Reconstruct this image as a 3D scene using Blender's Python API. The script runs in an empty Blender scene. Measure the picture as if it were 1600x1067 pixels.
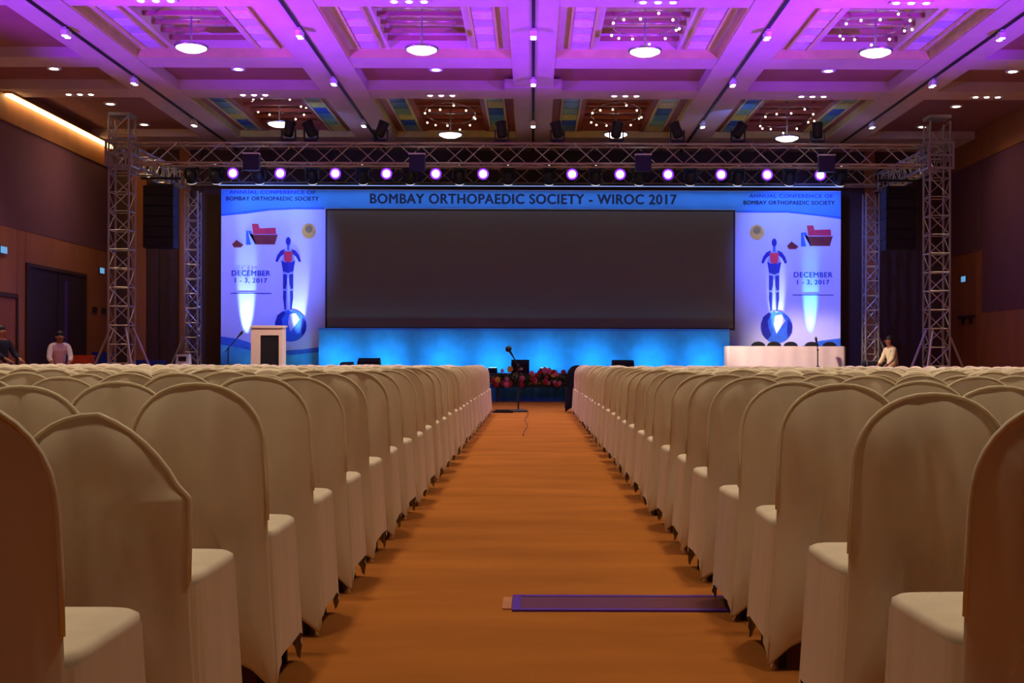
import bpy, math, random
from mathutils import Vector, Matrix

random.seed(7)
PI = math.pi
SC = bpy.context.scene
COL = SC.collection
F = 1931.0                      # focal length in pixels of the 1600 px wide frame
VX, VY, CH = 832.0, 565.0, 1.0  # vanishing point in the photograph, eye height


def lin(r, g, b):
    f = lambda c: (c / 255 / 12.92) if c / 255 <= 0.04045 else ((c / 255 + 0.055) / 1.055) ** 2.4
    return (f(r), f(g), f(b))


# ------------------------------------------------------------------ camera
cam_d = bpy.data.cameras.new('camera')
cam_d.sensor_width = 36.0
cam_d.lens = F / 1600 * 36
cam_d.shift_x = -(VX - 800) / 1600
cam_d.shift_y = (VY - 533.5) / 1600
cam_d.clip_end = 200
cam = bpy.data.objects.new('camera', cam_d)
COL.objects.link(cam)
cam.matrix_world = Matrix.Translation((0, 0, CH)) @ Matrix.Rotation(PI / 2, 4, 'X') @ Matrix.Rotation(0.003, 4, 'Z')
SC.camera = cam

# ------------------------------------------------------------------ world, exposure
w = bpy.data.worlds.new('hall_ambient')
SC.world = w
w.use_nodes = True
w.node_tree.nodes['Background'].inputs[0].default_value = (0.9, 0.75, 0.6, 1)
w.node_tree.nodes['Background'].inputs[1].default_value = 0.015
SC.view_settings.view_transform = 'Standard'
SC.view_settings.look = 'None'
SC.view_settings.gamma = 1.0
SC.view_settings.use_curve_mapping = False
SC.view_settings.exposure = 0.0


# ------------------------------------------------------------------ large lights
def light(name, kind, loc, color, energy, target=None, **kw):
    d = bpy.data.lights.new(name, kind)
    d.color = color
    d.energy = energy
    for k, v in kw.items():
        setattr(d, k, v)
    o = bpy.data.objects.new(name, d)
    COL.objects.link(o)
    o.location = loc
    if target is not None:
        o.rotation_euler = (Vector(target) - Vector(loc)).to_track_quat('-Z', 'Y').to_euler()
    return o


WARM = (1.0, 0.80, 0.56)
# ceiling downlights of the hall: warm, rows above the audience; pale row behind the camera is added fill
for yy, e in ((-2.2, 15), (2.6, 24), (6.0, 28), (9.5, 34), (13.0, 37), (16.5, 39), (20.0, 41), (23.2, 41), (26.3, 28)):
    for xx in (-10.3, -6.3, -2.1, 2.1, 6.3, 10.3):
        light('downlight_and_fill_lamp', 'AREA', (xx, yy, 7.1 if yy > 25 else 6.6 if yy > 20 else 6.9), WARM if yy > 0 else (1.0, 0.86, 0.82), e, target=(xx, yy, 0),
              shape='DISK', size=0.45, spread=math.radians(80))
for xx in (-10.2, 10.2):
    light('side_downlight_lamp', 'AREA', (xx, 30.6, 7.1), (1.0, 0.7, 0.4), 46 if xx < 0 else 20, target=(xx, 30.6, 0), shape='DISK', size=0.3, spread=math.radians(150))
# violet uplighters washing the ceiling above the audience (floor, by the side walls)
for sx in (-1, 1):
    for yy, tx, e in ((13.5, 7.6, 14500), (15.0, 4.2, 17500), (16.5, 1.8, 11500)):
        light('violet_ceiling_wash', 'SPOT', (sx * 11.2, yy, 0.5), (0.19, 0.010, 1.0), e,
              target=(sx * tx, 21.0, 7.0), spot_size=math.radians(36), spot_blend=0.6, shadow_soft_size=0.12)


# ------------------------------------------------------------------ materials
def mat(name, col, rough=0.7, metal=0.0, var=0.12, scale=8.0, bump=0.0, bscale=40.0, emit=None, es=0.0, stretch=None, spec=0.5, sheen=0.0):
    m = bpy.data.materials.new(name)
    m.use_nodes = True
    nt = m.node_tree
    b = nt.nodes['Principled BSDF']
    b.inputs['Roughness'].default_value = rough
    b.inputs['Metallic'].default_value = metal
    b.inputs['Specular IOR Level'].default_value = spec
    if sheen:
        b.inputs['Sheen Weight'].default_value = sheen
    tc = nt.nodes.new('ShaderNodeTexCoord')
    mp = nt.nodes.new('ShaderNodeMapping')
    if stretch:
        mp.inputs['Scale'].default_value = stretch
    nt.links.new(tc.outputs['Object'], mp.inputs['Vector'])
    nz = nt.nodes.new('ShaderNodeTexNoise')
    nz.inputs['Scale'].default_value = scale
    nz.inputs['Detail'].default_value = 4
    nt.links.new(mp.outputs[0], nz.inputs['Vector'])
    rp = nt.nodes.new('ShaderNodeValToRGB')
    rp.color_ramp.elements[0].position = 0.3
    rp.color_ramp.elements[1].position = 0.7
    rp.color_ramp.elements[0].color = tuple(c * (1 - var) for c in col) + (1,)
    rp.color_ramp.elements[1].color = tuple(min(1, c * (1 + var)) for c in col) + (1,)
    nt.links.new(nz.outputs['Fac'], rp.inputs[0])
    nt.links.new(rp.outputs[0], b.inputs['Base Color'])
    if bump:
        n2 = nt.nodes.new('ShaderNodeTexNoise')
        n2.inputs['Scale'].default_value = bscale
        n2.inputs['Detail'].default_value = 3
        nt.links.new(mp.outputs[0], n2.inputs['Vector'])
        bp = nt.nodes.new('ShaderNodeBump')
        bp.inputs['Strength'].default_value = bump
        bp.inputs['Distance'].default_value = 0.02
        nt.links.new(n2.outputs['Fac'], bp.inputs['Height'])
        nt.links.new(bp.outputs[0], b.inputs['Normal'])
    if emit:
        b.inputs['Emission Color'].default_value = tuple(emit) + (1,)
        b.inputs['Emission Strength'].default_value = es
    return m


M = {}
M['cloth'] = mat('chair_cover_cloth', lin(226, 214, 190), 0.95, var=0.06, scale=5, bump=0.10, bscale=14, stretch=(1.6, 1.6, 0.5), spec=0.15)
M['cloth_rim'] = mat('cover_lit_rim', lin(238, 228, 200), 0.9, var=0.04, spec=0.2)  # paler than the cover: light on the top edge put into the colour
M['navy_cloth'] = mat('navy_cloth', lin(26, 26, 44), 0.9, var=0.1, spec=0.2)
M['leg'] = mat('chair_leg_metal', lin(30, 26, 24), 0.5, metal=0.5)
M['carpet'] = mat('carpet', lin(168, 104, 46), 1.0, var=0.16, scale=1.6, bump=0.25, bscale=120, stretch=(0.5, 1.6, 1), spec=0.05)
M['wood'] = mat('wall_wood', lin(156, 96, 50), 0.55, var=0.14, scale=2.5, stretch=(1, 1, 0.25))
M['fabric_wall'] = mat('wall_fabric', lin(104, 60, 74), 0.95, var=0.06, scale=3)
M['dark_wood'] = mat('dark_wood', lin(64, 36, 26), 0.6, var=0.2, scale=2, stretch=(1, 1, 0.2))
M['pilaster'] = mat('pilaster_wood', lin(150, 86, 36), 0.5, var=0.15, scale=2, stretch=(1, 1, 0.2))
M['door_dark'] = mat('door_dark_wood', lin(48, 32, 28), 0.5, var=0.2, scale=3, stretch=(1, 1, 0.2))
M['ceil'] = mat('ceiling_plaster', lin(196, 172, 160), 0.85, var=0.05, scale=2)
M['ceil_red'] = mat('ceiling_recess_paint', lin(150, 98, 84), 0.85, var=0.06, scale=2)
M['gold'] = mat('coffer_gold_paint', lin(196, 182, 110), 0.5, var=0.1, scale=4)
M['redwood'] = mat('coffer_red_wood', lin(150, 74, 48), 0.5, var=0.15, scale=4)
M['track'] = mat('black_track', lin(28, 24, 30), 0.6)
M['alu'] = mat('truss_aluminium', lin(168, 160, 152), 0.42, metal=0.75, var=0.12, scale=6)
M['black'] = mat('black_plastic', lin(20, 20, 24), 0.55, var=0.2)
M['speaker'] = mat('speaker_black', lin(14, 14, 18), 0.7, var=0.2, bump=0.1, bscale=90)
M['chrome'] = mat('fixture_metal', lin(190, 190, 190), 0.25, metal=0.9)
M['stage_deck'] = mat('stage_carpet', lin(60, 74, 96), 0.9, var=0.1)
M['skirt_blue'] = mat('stage_skirt_blue', lin(44, 140, 224), 0.8, var=0.18, scale=3, stretch=(6, 1, 0.4))
M['white_print'] = mat('backdrop_white_print', lin(204, 208, 238), 0.75, var=0.04, scale=1.2)
M['blue_print'] = mat('backdrop_blue_print', lin(70, 140, 214), 0.75, var=0.08, scale=1.0)
M['deep_blue'] = mat('print_deep_blue', lin(26, 36, 150), 0.75, var=0.15)
M['mid_blue'] = mat('print_mid_blue', lin(50, 110, 210), 0.75, var=0.15)
M['ink'] = mat('print_ink_navy', lin(18, 22, 62), 0.75)
M['ink_blue'] = mat('print_ink_blue', lin(40, 60, 170), 0.75)
M['red_print'] = mat('print_red', lin(206, 46, 70), 0.75)
M['brown_print'] = mat('print_red_brown', lin(120, 34, 30), 0.75, var=0.25, scale=6)
M['gold_print'] = mat('print_gold', lin(214, 176, 70), 0.75, var=0.2, scale=5)
M['screen'] = mat('screen_matte_black', lin(104, 104, 92), 0.65, var=0.04, scale=60)
M['screen_frame'] = mat('screen_frame', lin(16, 15, 16), 0.6)
M['turq'] = mat('panel_turquoise', lin(70, 176, 226), 0.7, var=0.14, scale=3)
M['lectern'] = mat('lectern_ivory', lin(236, 214, 190), 0.6, var=0.04)
M['linen'] = mat('table_linen', lin(238, 224, 216), 0.9, var=0.03, bump=0.1, bscale=12)
M['leaf'] = mat('leaf_green', lin(44, 84, 30), 0.7, var=0.4, scale=10)
M['leaf2'] = mat('leaf_yellow_green', lin(132, 138, 40), 0.7, var=0.3, scale=10)
M['fl_red'] = mat('flower_red', lin(172, 34, 52), 0.7, var=0.25)
M['fl_pink'] = mat('flower_pink', lin(210, 120, 140), 0.7, var=0.2)
M['fl_yellow'] = mat('flower_yellow', lin(220, 180, 50), 0.7, var=0.2)
M['trough'] = mat('planter_green', lin(40, 60, 40), 0.7)
M['case'] = mat('flight_case', lin(34, 34, 40), 0.6, var=0.2)
M['orange'] = mat('orange_plastic', lin(220, 84, 24), 0.5)
M['blue_plastic'] = mat('blue_plastic', lin(28, 62, 150), 0.5)
M['white_plastic'] = mat('white_plastic', lin(226, 226, 226), 0.5)
M['skin'] = mat('skin', lin(150, 98, 70), 0.6, var=0.06)
M['hair'] = mat('hair_black', lin(18, 14, 14), 0.6)
M['shirt_white'] = mat('shirt_white', lin(232, 224, 212), 0.9, var=0.05)
M['shirt_cream'] = mat('shirt_cream', lin(214, 202, 160), 0.9, var=0.05)
M['suit'] = mat('suit_navy', lin(20, 24, 44), 0.9)
M['trouser'] = mat('trouser_dark', lin(30, 28, 32), 0.9)
M['strip'] = mat('floor_strip_maroon', lin(96, 44, 36), 0.45, var=0.15, scale=6, stretch=(0.5, 3, 1))
M['strip_edge'] = mat('floor_strip_violet_reflection', lin(84, 40, 170), 0.4, var=0.25, scale=5)  # reflected violet light put into the edge colour
M['tan'] = mat('floor_plate_tan', lin(190, 126, 44), 0.5)
M['plate'] = mat('wall_plate', lin(40, 32, 28), 0.5)
E = lambda n, c, s, base=(0.8, 0.8, 0.8): mat(n, base, 0.5, emit=c, es=s, var=0.0)
M['e_cove'] = E('cove_glow', (1.0, 0.62, 0.22), 9)
M['e_bowl'] = E('chandelier_glow', (1.0, 0.90, 0.78), 5.5)
M['e_bulb'] = E('bulb_glow', (1.0, 0.84, 0.58), 6)
M['e_spot'] = E('spot_glow', (1.0, 0.92, 0.85), 10)
M['e_par'] = E('par_lens_glow', (0.86, 0.80, 1.0), 14)
M['e_parrim'] = E('par_rim_violet_glow', (0.16, 0.02, 1.0), 3.0, (0.1, 0.02, 0.5))
M['e_head'] = E('moving_head_lens_glow', (1.0, 0.95, 0.9), 1.2)
M['e_exit'] = E('exit_sign_glow', (0.2, 0.55, 1.0), 0.6, (0.1, 0.3, 0.5))
M['e_floor'] = E('uplight_lens_glow', (0.4, 0.8, 1.0), 6)
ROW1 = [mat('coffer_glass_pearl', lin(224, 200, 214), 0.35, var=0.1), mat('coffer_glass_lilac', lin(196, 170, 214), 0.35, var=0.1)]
ROW2_REFLECT = [mat('coffer_glass_reflect_teal', lin(90, 150, 156), 0.3, var=0.15), mat('coffer_glass_reflect_blue', lin(50, 90, 160), 0.3, var=0.15),
        mat('coffer_glass_reflect_olive', lin(206, 200, 84), 0.3, var=0.15), mat('coffer_glass_reflect_green', lin(130, 176, 120), 0.3, var=0.15)]  # stage-light reflections put into the colours of the farther row's panes


# ------------------------------------------------------------------ mesh helpers
class MB:
    def __init__(s):
        s.v, s.f = [], []

    def box(s, c, d, rz=0.0, rx=0.0, taper=1.0):
        i = len(s.v)
        R = Matrix.Rotation(rz, 3, 'Z') @ Matrix.Rotation(rx, 3, 'X')
        for z in (-1, 1):
            t = taper if z > 0 else 1
            for x, y in ((-1, -1), (1, -1), (1, 1), (-1, 1)):
                s.v.append(Vector(c) + R @ Vector((x * d[0] / 2 * t, y * d[1] / 2 * t, z * d[2] / 2)))
        s.f += [[i, i + 3, i + 2, i + 1], [i + 4, i + 5, i + 6, i + 7]] + [[i + k, i + (k + 1) % 4, i + 4 + (k + 1) % 4, i + 4 + k] for k in range(4)]
        return s

    def span(s, a, b):
        return s.box([(p + q) / 2 for p, q in zip(a, b)], [abs(q - p) for p, q in zip(a, b)])

    def tube(s, pts, r, n=8, close=False):
        pts = [Vector(p) for p in pts]
        rs = r if isinstance(r, (list, tuple)) else [r] * len(pts)
        i0 = len(s.v)
        for k, p in enumerate(pts):
            a, b = pts[max(0, k - 1)], pts[min(len(pts) - 1, k + 1)]
            t = (b - a).normalized()
            u = t.cross(Vector((0, 0, 1)))
            if u.length < 0.05:
                u = t.cross(Vector((0, 1, 0)))
            u.normalize()
            w_ = t.cross(u)
            for j in range(n):
                an = 2 * PI * j / n
                s.v.append(p + (u * math.cos(an) + w_ * math.sin(an)) * rs[k])
        for k in range(len(pts) - 1):
            for j in range(n):
                a, b = i0 + k * n + j, i0 + k * n + (j + 1) % n
                s.f.append([a, b, b + n, a + n])
        s.f.append([i0 + j for j in range(n)][::-1])
        s.f.append([i0 + (len(pts) - 1) * n + j for j in range(n)])
        return s

    def lathe(s, prof, n=16, c=(0, 0, 0), R=None):
        i0 = len(s.v)
        R = R or Matrix.Identity(3)
        for r, z in prof:
            for j in range(n):
                an = 2 * PI * j / n
                s.v.append(Vector(c) + R @ Vector((r * math.cos(an), r * math.sin(an), z)))
        for k in range(len(prof) - 1):
            for j in range(n):
                a, b = i0 + k * n + j, i0 + k * n + (j + 1) % n
                s.f.append([a, b, b + n, a + n])
        s.f.append([i0 + j for j in range(n)][::-1])
        s.f.append([i0 + (len(prof) - 1) * n + j for j in range(n)])
        return s

    def ball(s, c, r, n=10, m=6, R=None):
        rr = r if isinstance(r, (list, tuple)) else (r, r, r)
        i0 = len(s.v)
        R = R or Matrix.Identity(3)
        for k in range(m + 1):
            th = PI * (0.02 + 0.96 * k / m)
            for j in range(n):
                an = 2 * PI * j / n
                s.v.append(Vector(c) + R @ Vector((rr[0] * math.sin(th) * math.cos(an), rr[1] * math.sin(th) * math.sin(an), -rr[2] * math.cos(th))))
        for k in range(m):
            for j in range(n):
                a, b = i0 + k * n + j, i0 + k * n + (j + 1) % n
                s.f.append([a, b, b + n, a + n])
        s.f.append([i0 + j for j in range(n)][::-1])
        s.f.append([i0 + m * n + j for j in range(n)])
        return s

    def poly(s, xz, y0, y1):
        """prism standing in the XZ plane from y0 (front) to y1"""
        i, n = len(s.v), len(xz)
        for y in (y0, y1):
            for x, z in xz:
                s.v.append(Vector((x, y, z)))
        s.f += [list(range(i, i + n)), list(range(i + n, i + 2 * n))[::-1]]
        s.f += [[i + k, i + n + k, i + n + (k + 1) % n, i + (k + 1) % n] for k in range(n)]
        return s

    def mesh(s, name, m, smooth=False):
        me = bpy.data.meshes.new(name)
        me.from_pydata([tuple(v) for v in s.v], [], s.f)
        me.materials.append(m)
        if smooth:
            for p in me.polygons:
                p.use_smooth = True
        me.update()
        return me

    def build(s, name, m, parent=None, smooth=False, loc=None):
        return put(name, s.mesh(name, m, smooth), parent, loc)


def put(name, me, parent=None, loc=None):
    o = bpy.data.objects.new(name, me)
    COL.objects.link(o)
    if parent:
        o.parent = parent
    if loc is not None:
        o.location = loc
    return o


def tag(o, label, cat, group=None, kind=None):
    o['label'] = label
    o['category'] = cat
    if group:
        o['group'] = group
    if kind:
        o['kind'] = kind
    return o


def thing(name, label, cat, loc=(0, 0, 0), rz=0.0, group=None, kind=None):
    o = bpy.data.objects.new(name, None)
    COL.objects.link(o)
    o.empty_display_size = 0.1
    o.location = loc
    o.rotation_euler = (0, 0, rz)
    return tag(o, label, cat, group, kind)


ORD = ['first', 'second', 'third', 'fourth', 'fifth', 'sixth', 'seventh', 'eighth', 'ninth', 'tenth', 'eleventh', 'twelfth', 'thirteenth',
       'fourteenth', 'fifteenth', 'sixteenth', 'seventeenth', 'eighteenth', 'nineteenth', 'twentieth', 'twenty-first', 'twenty-second',
       'twenty-third', 'twenty-fourth', 'twenty-fifth', 'twenty-sixth', 'twenty-seventh', 'twenty-eighth', 'twenty-ninth', 'thirtieth']


def X(px, d):
    return (px - VX) * d / F


def Z(py, d):
    return CH + (VY - py) * d / F


# ------------------------------------------------------------------ floor and walls
WL, YF = 11.85, 35.2
o = MB().span((-12.2, -6, -0.1), (12.2, 35.6, 0)).build('floor', M['carpet'])
tag(o, 'orange-brown carpet floor of the hall', 'floor', kind='structure')

ZT = 7.2
# left wall
wl = MB().span((-12.1, -6, 0), (-WL - 0.02, 35.4, 8.1)).build('wall_left', M['wood'])
tag(wl, 'left hall wall with wood panelling and mauve fabric band', 'wall', kind='structure')
MB().span((-WL - 0.02, -6, 4.02), (-WL, 35.2, 6.35)).build('fabric_panel', M['fabric_wall'], wl)
for a, b in ((-6, 10), (10.02, 26.3), (28.42, 28.85), (32.75, 35.18)):
    MB().span((-WL - 0.02, a, 0), (-WL, b, 4.0)).build('wood_panel', M['wood'], wl)
MB().span((-WL - 0.02, 26.32, 2.52), (-WL, 28.4, 4.0)).build('wood_panel', M['wood'], wl)
MB().span((-WL - 0.02, 28.87, 3.29), (-WL, 32.73, 4.0)).build('wood_panel', M['wood'], wl)
MB().span((-WL - 0.02, -6, 6.37), (-WL + 0.015, 35.2, 7.2)).build('wood_band', M['wood'], wl)
# right wall
wr = MB().span((WL + 0.02, -6, 0), (12.1, 35.4, 8.1)).build('wall_right', M['wood'])
tag(wr, 'right hall wall with mauve fabric panel over wood panelling', 'wall', kind='structure')
MB().span((WL, -6, 2.32), (WL + 0.02, 32.6, 6.35)).build('fabric_panel', M['fabric_wall'], wr)
MB().span((WL, 32.62, 4.0), (WL + 0.02, 35.2, 6.35)).build('fabric_panel', M['fabric_wall'], wr)
MB().span((WL, -6, 0), (WL + 0.02, 15.0, 2.3)).build('wood_panel', M['wood'], wr)
MB().span((WL, 15.02, 0), (WL + 0.02, 32.58, 2.3)).build('wood_panel', M['wood'], wr)
MB().span((WL - 0.01, 32.62, 0), (WL + 0.02, 33.0, 3.95)).build('wood_panel', M['wood'], wr)
MB().span((WL - 0.01, 33.02, 0), (WL + 0.02, 35.18, 3.95)).build('wood_panel', M['pilaster'], wr)
MB().span((WL - 0.015, -6, 6.37), (WL + 0.02, 35.2, 7.2)).build('wood_band', M['wood'], wr)
# front wall behind the stage
wf = MB().span((-12.1, YF, 0), (12.1, YF + 0.2, 8.1)).build('wall_front', M['dark_wood'])
tag(wf, 'dark brown wood wall behind the stage', 'wall', kind='structure')
k = -11.8
while k < 11.6:
    MB().span((k, YF - 0.03, 0.0), (k + 1.16, YF, 7.0)).build('wood_panel', M['dark_wood'], wf)
    k += 1.2
for px0, px1 in ((203, 226), (278, 294), (1352, 1368)):
    MB().span((X(px0, 35), YF - 0.09, 0), (X(px1, 35), YF - 0.031, 7.0)).build('pilaster', M['pilaster'], wf)
wb = MB().span((-12.1, -6.2, 0), (12.1, -6, 8.1)).build('wall_back', M['wood'])
tag(wb, 'rear wood wall of the hall', 'wall', kind='structure')

# doors on the left wall
d1 = thing('door_1', 'tall dark double doorway in the left wall', 'door', (-WL, 28.87, 0), kind='structure')
MB().span((-0.02, 0, 3.2), (0.05, 3.86, 3.28)).span((-0.02, 0, 0), (0.05, 0.1, 3.2)).span((-0.02, 3.76, 0), (0.05, 3.86, 3.2)).build('door_frame', M['dark_wood'], d1)
for a, b in ((0.12, 1.9), (1.93, 3.74)):
    lf = MB().span((-0.02, a, 0.01), (0.02, b, 3.19)).build('door_leaf', M['door_dark'], d1)
    hy = b - 0.12 if a < 1 else a + 0.12
    MB().tube([(0.05, hy, 0.9), (0.05, hy, 1.4)], 0.015).build('door_handle', M['chrome'], lf)
MB().span((-0.01, 2.35, 0.02), (0.025, 2.55, 3.0)).build('door_pane', mat('door_violet_pane', lin(70, 50, 120), 0.3), d1)
d2 = thing('door_2', 'plain wood door at the far left edge', 'door', (-WL, 26.34, 0), kind='structure')
MB().span((-0.02, 0, 2.42), (0.05, 2.04, 2.5)).span((-0.02, 0, 0), (0.05, 0.08, 2.42)).span((-0.02, 1.96, 0), (0.05, 2.04, 2.42)).build('door_frame', M['dark_wood'], d2)
lf = MB().span((-0.02, 0.1, 0.01), (0.02, 1.94, 2.4)).build('door_leaf', M['pilaster'], d2)
MB().tube([(0.05, 0.25, 0.9), (0.05, 0.25, 1.2)], 0.014).build('door_handle', M['chrome'], lf)


def wall_sign(x, y, z, label, s):
    t = thing('exit_sign', label, 'sign', (x, y, z), group='lit exit signs')
    dx = 0.03 if x < 0 else -0.03
    MB().box((dx / 2 + (0.006 if x < 0 else -0.006), 0, 0), (0.03, s, s * 0.5)).build('housing', M['black'], t)
    MB().box((dx * 1.25, 0, 0), (0.012, s * 0.92, s * 0.42)).build('face', M['e_exit'], t)


wall_sign(-WL, 27.6, 3.46, 'small cyan lit sign above the wood door at the left edge', 0.36)
wall_sign(-WL, 33.9, 3.46, 'small cyan lit sign between the dark doorway and the left truss tower', 0.36)
wall_sign(WL, 33.9, 3.3, 'small cyan lit sign on the right wall', 0.36)
for i, yy in enumerate((33.4, 34.1)):
    t = thing('wall_plate', ['small dark plate on the left wall nearer the doorway', 'small dark plate on the left wall nearer the truss tower'][i], 'wall plate', (-WL, yy, 2.36))
    MB().box((0.02, 0, 0), (0.03, 0.3, 0.16)).build('plate', M['plate'], t)
    MB().box((0.04, 0, 0), (0.012, 0.08, 0.1)).build('switch', M['black'], t)
t = thing('wall_bracket', 'long dark bracket shelf on the right wall by the tower', 'bracket', (WL, 33.6, 2.25))
MB().box((-0.06, 0, 0), (0.1, 1.1, 0.08)).build('shelf', M['plate'], t)
for yy in (-0.3, 0.3):
    MB().box((-0.05, yy, -0.12), (0.08, 0.05, 0.16)).build('arm', M['plate'], t)
# cove light strip on the left wall
t = thing('cove_light', 'warm glowing cove light strip along the top of the left wall', 'cove light', (-WL, 27.6, 6.9))
MB().span((0.015, 0, 0.06), (0.2, 7.0, 0.09)).build('ledge', M['wood'], t)
MB().span((0.03, 0.05, 0.01), (0.17, 6.9, 0.06)).build('light_strip', M['e_cove'], t)

# ------------------------------------------------------------------ ceiling
ce = MB().span((-12.1, -6, 8.1), (12.1, 35.4, 8.3)).build('ceiling', M['ceil'])
tag(ce, 'coffered ballroom ceiling with wide plaster beams', 'ceiling', kind='structure')
BX = [-8.38, -4.19, 0.0, 4.19, 8.38]
for bx in BX:
    wbeam = 0.86 if bx == 0 else 1.04
    MB().span((bx - wbeam / 2, -6, 6.985), (bx + wbeam / 2, 35.2, 7.9)).build('long_beam', M['ceil'], ce)
for a, b in ((20.2, 20.9), (24.45, 25.3), (27.35, 28.2), (33.1, 35.2)):
    MB().span((-11.83, a, 7.0), (11.83, b, 7.88)).build('cross_beam', M['ceil'], ce)
BAYS = [(-7.86, -4.71), (-3.67, -0.43), (0.43, 3.67), (4.71, 7.86)]
SIDE = [(-11.83, -8.9), (8.9, 11.83)]
for a, b in BAYS + SIDE:
    MB().span((a, -6, 7.2), (b, 20.2, 7.26)).build('recess_panel', M['ceil_red'], ce)
    MB().span((a, 25.3, 7.22), (b, 27.35, 7.28)).build('recess_panel', M['ceil_red'], ce)
for a, b in SIDE:
    MB().span((a, 20.9, 7.2), (b, 24.45, 7.26)).build('recess_panel', M['ceil_red'], ce)
    MB().span((a, 28.2, 7.2), (b, 33.1, 7.26)).build('recess_panel', M['ceil_red'], ce)
# centre rosette band where the middle beam crosses the recess
MB().span((-0.62, 26.9, 6.95), (-0.045, 27.36, 7.15)).build('beam_collar', M['ceil'], ce)
MB().span((0.045, 26.9, 6.95), (0.62, 27.36, 7.15)).build('beam_collar', M['ceil'], ce)
BAYN = ['far left bay', 'inner left bay', 'inner right bay', 'far right bay']


def coffer(a, b, y0, y1, row):
    cx, L = (a + b) / 2, y1 - y0
    W = b - a
    m = MB()                          # gold lining of the sides
    m.span((a, y0, 7.0), (a + 0.03, y1, 7.18)).span((b - 0.03, y0, 7.0), (b, y1, 7.18))
    m.span((a, y1 - 0.03, 7.0), (b, y1, 7.18)).span((a, y0, 7.0), (b, y0 + 0.03, 7.18))
    cf = m.build('coffer_lining', M['gold'], ce)
    wl_, wr_ = cx - 0.78, cx + 0.78
    rm = M['ceil'] if row == 1 else M['redwood']
    MB().span((a + 0.03, y0 + 0.03, 7.16), (wl_, y1 - 0.03, 7.22)).span((wr_, y0 + 0.03, 7.16), (b - 0.03, y1 - 0.03, 7.22)).build('coffer_soffit', rm, cf)
    m = MB()
    m.span((wl_ - 0.02, y0 + 0.03, 7.22), (wl_, y1 - 0.03, 7.62)).span((wr_, y0 + 0.03, 7.22), (wr_ + 0.02, y1 - 0.03, 7.62))
    m.span((wl_, y0 + 0.03, 7.60), (wr_, y1 - 0.03, 7.64)).span((wl_, y1 - 0.05, 7.18), (wr_, y1 - 0.03, 7.62))
    m.build('coffer_well', M['ceil'] if row == 1 else M['redwood'], cf)
    n = 6
    for s in (-1, 1):
        x0, x1 = (a + 0.3, wl_ - 0.18) if s < 0 else (wr_ + 0.18, b - 0.3)
        pal = ROW1 if row == 1 else ROW2_REFLECT
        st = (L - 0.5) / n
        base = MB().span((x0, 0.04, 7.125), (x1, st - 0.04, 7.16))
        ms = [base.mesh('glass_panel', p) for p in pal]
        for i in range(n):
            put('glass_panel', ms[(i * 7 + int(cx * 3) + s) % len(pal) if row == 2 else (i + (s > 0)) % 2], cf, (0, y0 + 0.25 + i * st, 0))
        MB().span((x0 - 0.06, y0 + 0.2, 7.11), (x0 - 0.01, y1 - 0.2, 7.16)).span((x1 + 0.01, y0 + 0.2, 7.11), (x1 + 0.06, y1 - 0.2, 7.16)).build('panel_rail', M['gold'], cf)
    sl = MB().span((wl_, -0.04, 7.24), (wr_, 0.04, 7.32)).mesh('slat', M['redwood'] if row == 2 else M['ceil_red'])
    for i in range(6):
        put('slat', sl, cf, (0, y0 + L * (i + 0.6) / 6.4, 0))


ROWS = [(20.9, 24.45), (28.2, 33.1)]
for r, (y0, y1) in enumerate(ROWS):
    for a, b in BAYS:
        coffer(a, b, y0, y1, r + 1)

# chandeliers in the coffers
CHY = {(0, 0): 78, (0, 1): 80, (0, 2): 82, (0, 3): 82, (1, 0): 196, (1, 1): 212, (1, 2): 211, (1, 3): 216}
bulb_me = MB().ball((0, 0, 0), 0.024, 8, 5).mesh('bulb', M['e_bulb'], True)
for r, (y0, y1) in enumerate(ROWS):
    for i, (a, b) in enumerate(BAYS):
        cx, cy = (a + b) / 2, (22.7, 30.6)[r]
        z = Z(CHY[(r, i)], cy)
        t = thing('chandelier', f'flat glowing bowl chandelier with small bulbs, {["nearer", "farther"][r]} coffer row, {BAYN[i]}', 'chandelier', (cx, cy, z), group='coffer chandeliers')
        H = 7.60 - z
        MB().tube([(0, 0, 0.06), (0, 0, H)], 0.02).lathe([(0.09, H - 0.05), (0.09, H)], 12).build('rod', M['chrome'], t)
        MB().lathe([(0.03, -0.06), (0.17, -0.045), (0.27, 0.0), (0.28, 0.03), (0.2, 0.06), (0.03, 0.07)], 20).build('bowl', M['e_bowl'], t, True)
        MB().lathe([(0.28, 0.02), (0.31, 0.03), (0.31, 0.06), (0.28, 0.06)], 20).build('rim', M['chrome'], t, True)
        rg = [(0.62 * math.cos(2 * PI * q / 20), (0.9 if r == 0 else 1.3) * math.sin(2 * PI * q / 20), 0.54) for q in range(21)]
        MB().tube(rg, 0.008, 6).tube([(-0.62, 0, 0.54), (0.62, 0, 0.54)], 0.008, 6).build('ring', M['chrome'], t, True)
        for q in range(12 if (r == 1 or i > 1) else 0):
            an = 2 * PI * (q + 0.5) / 12
            put('bulb', bulb_me, t, (0.62 * math.cos(an), (0.9 if r == 0 else 1.3) * math.sin(an), 0.48 - 0.05 * (q % 3)))

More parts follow.
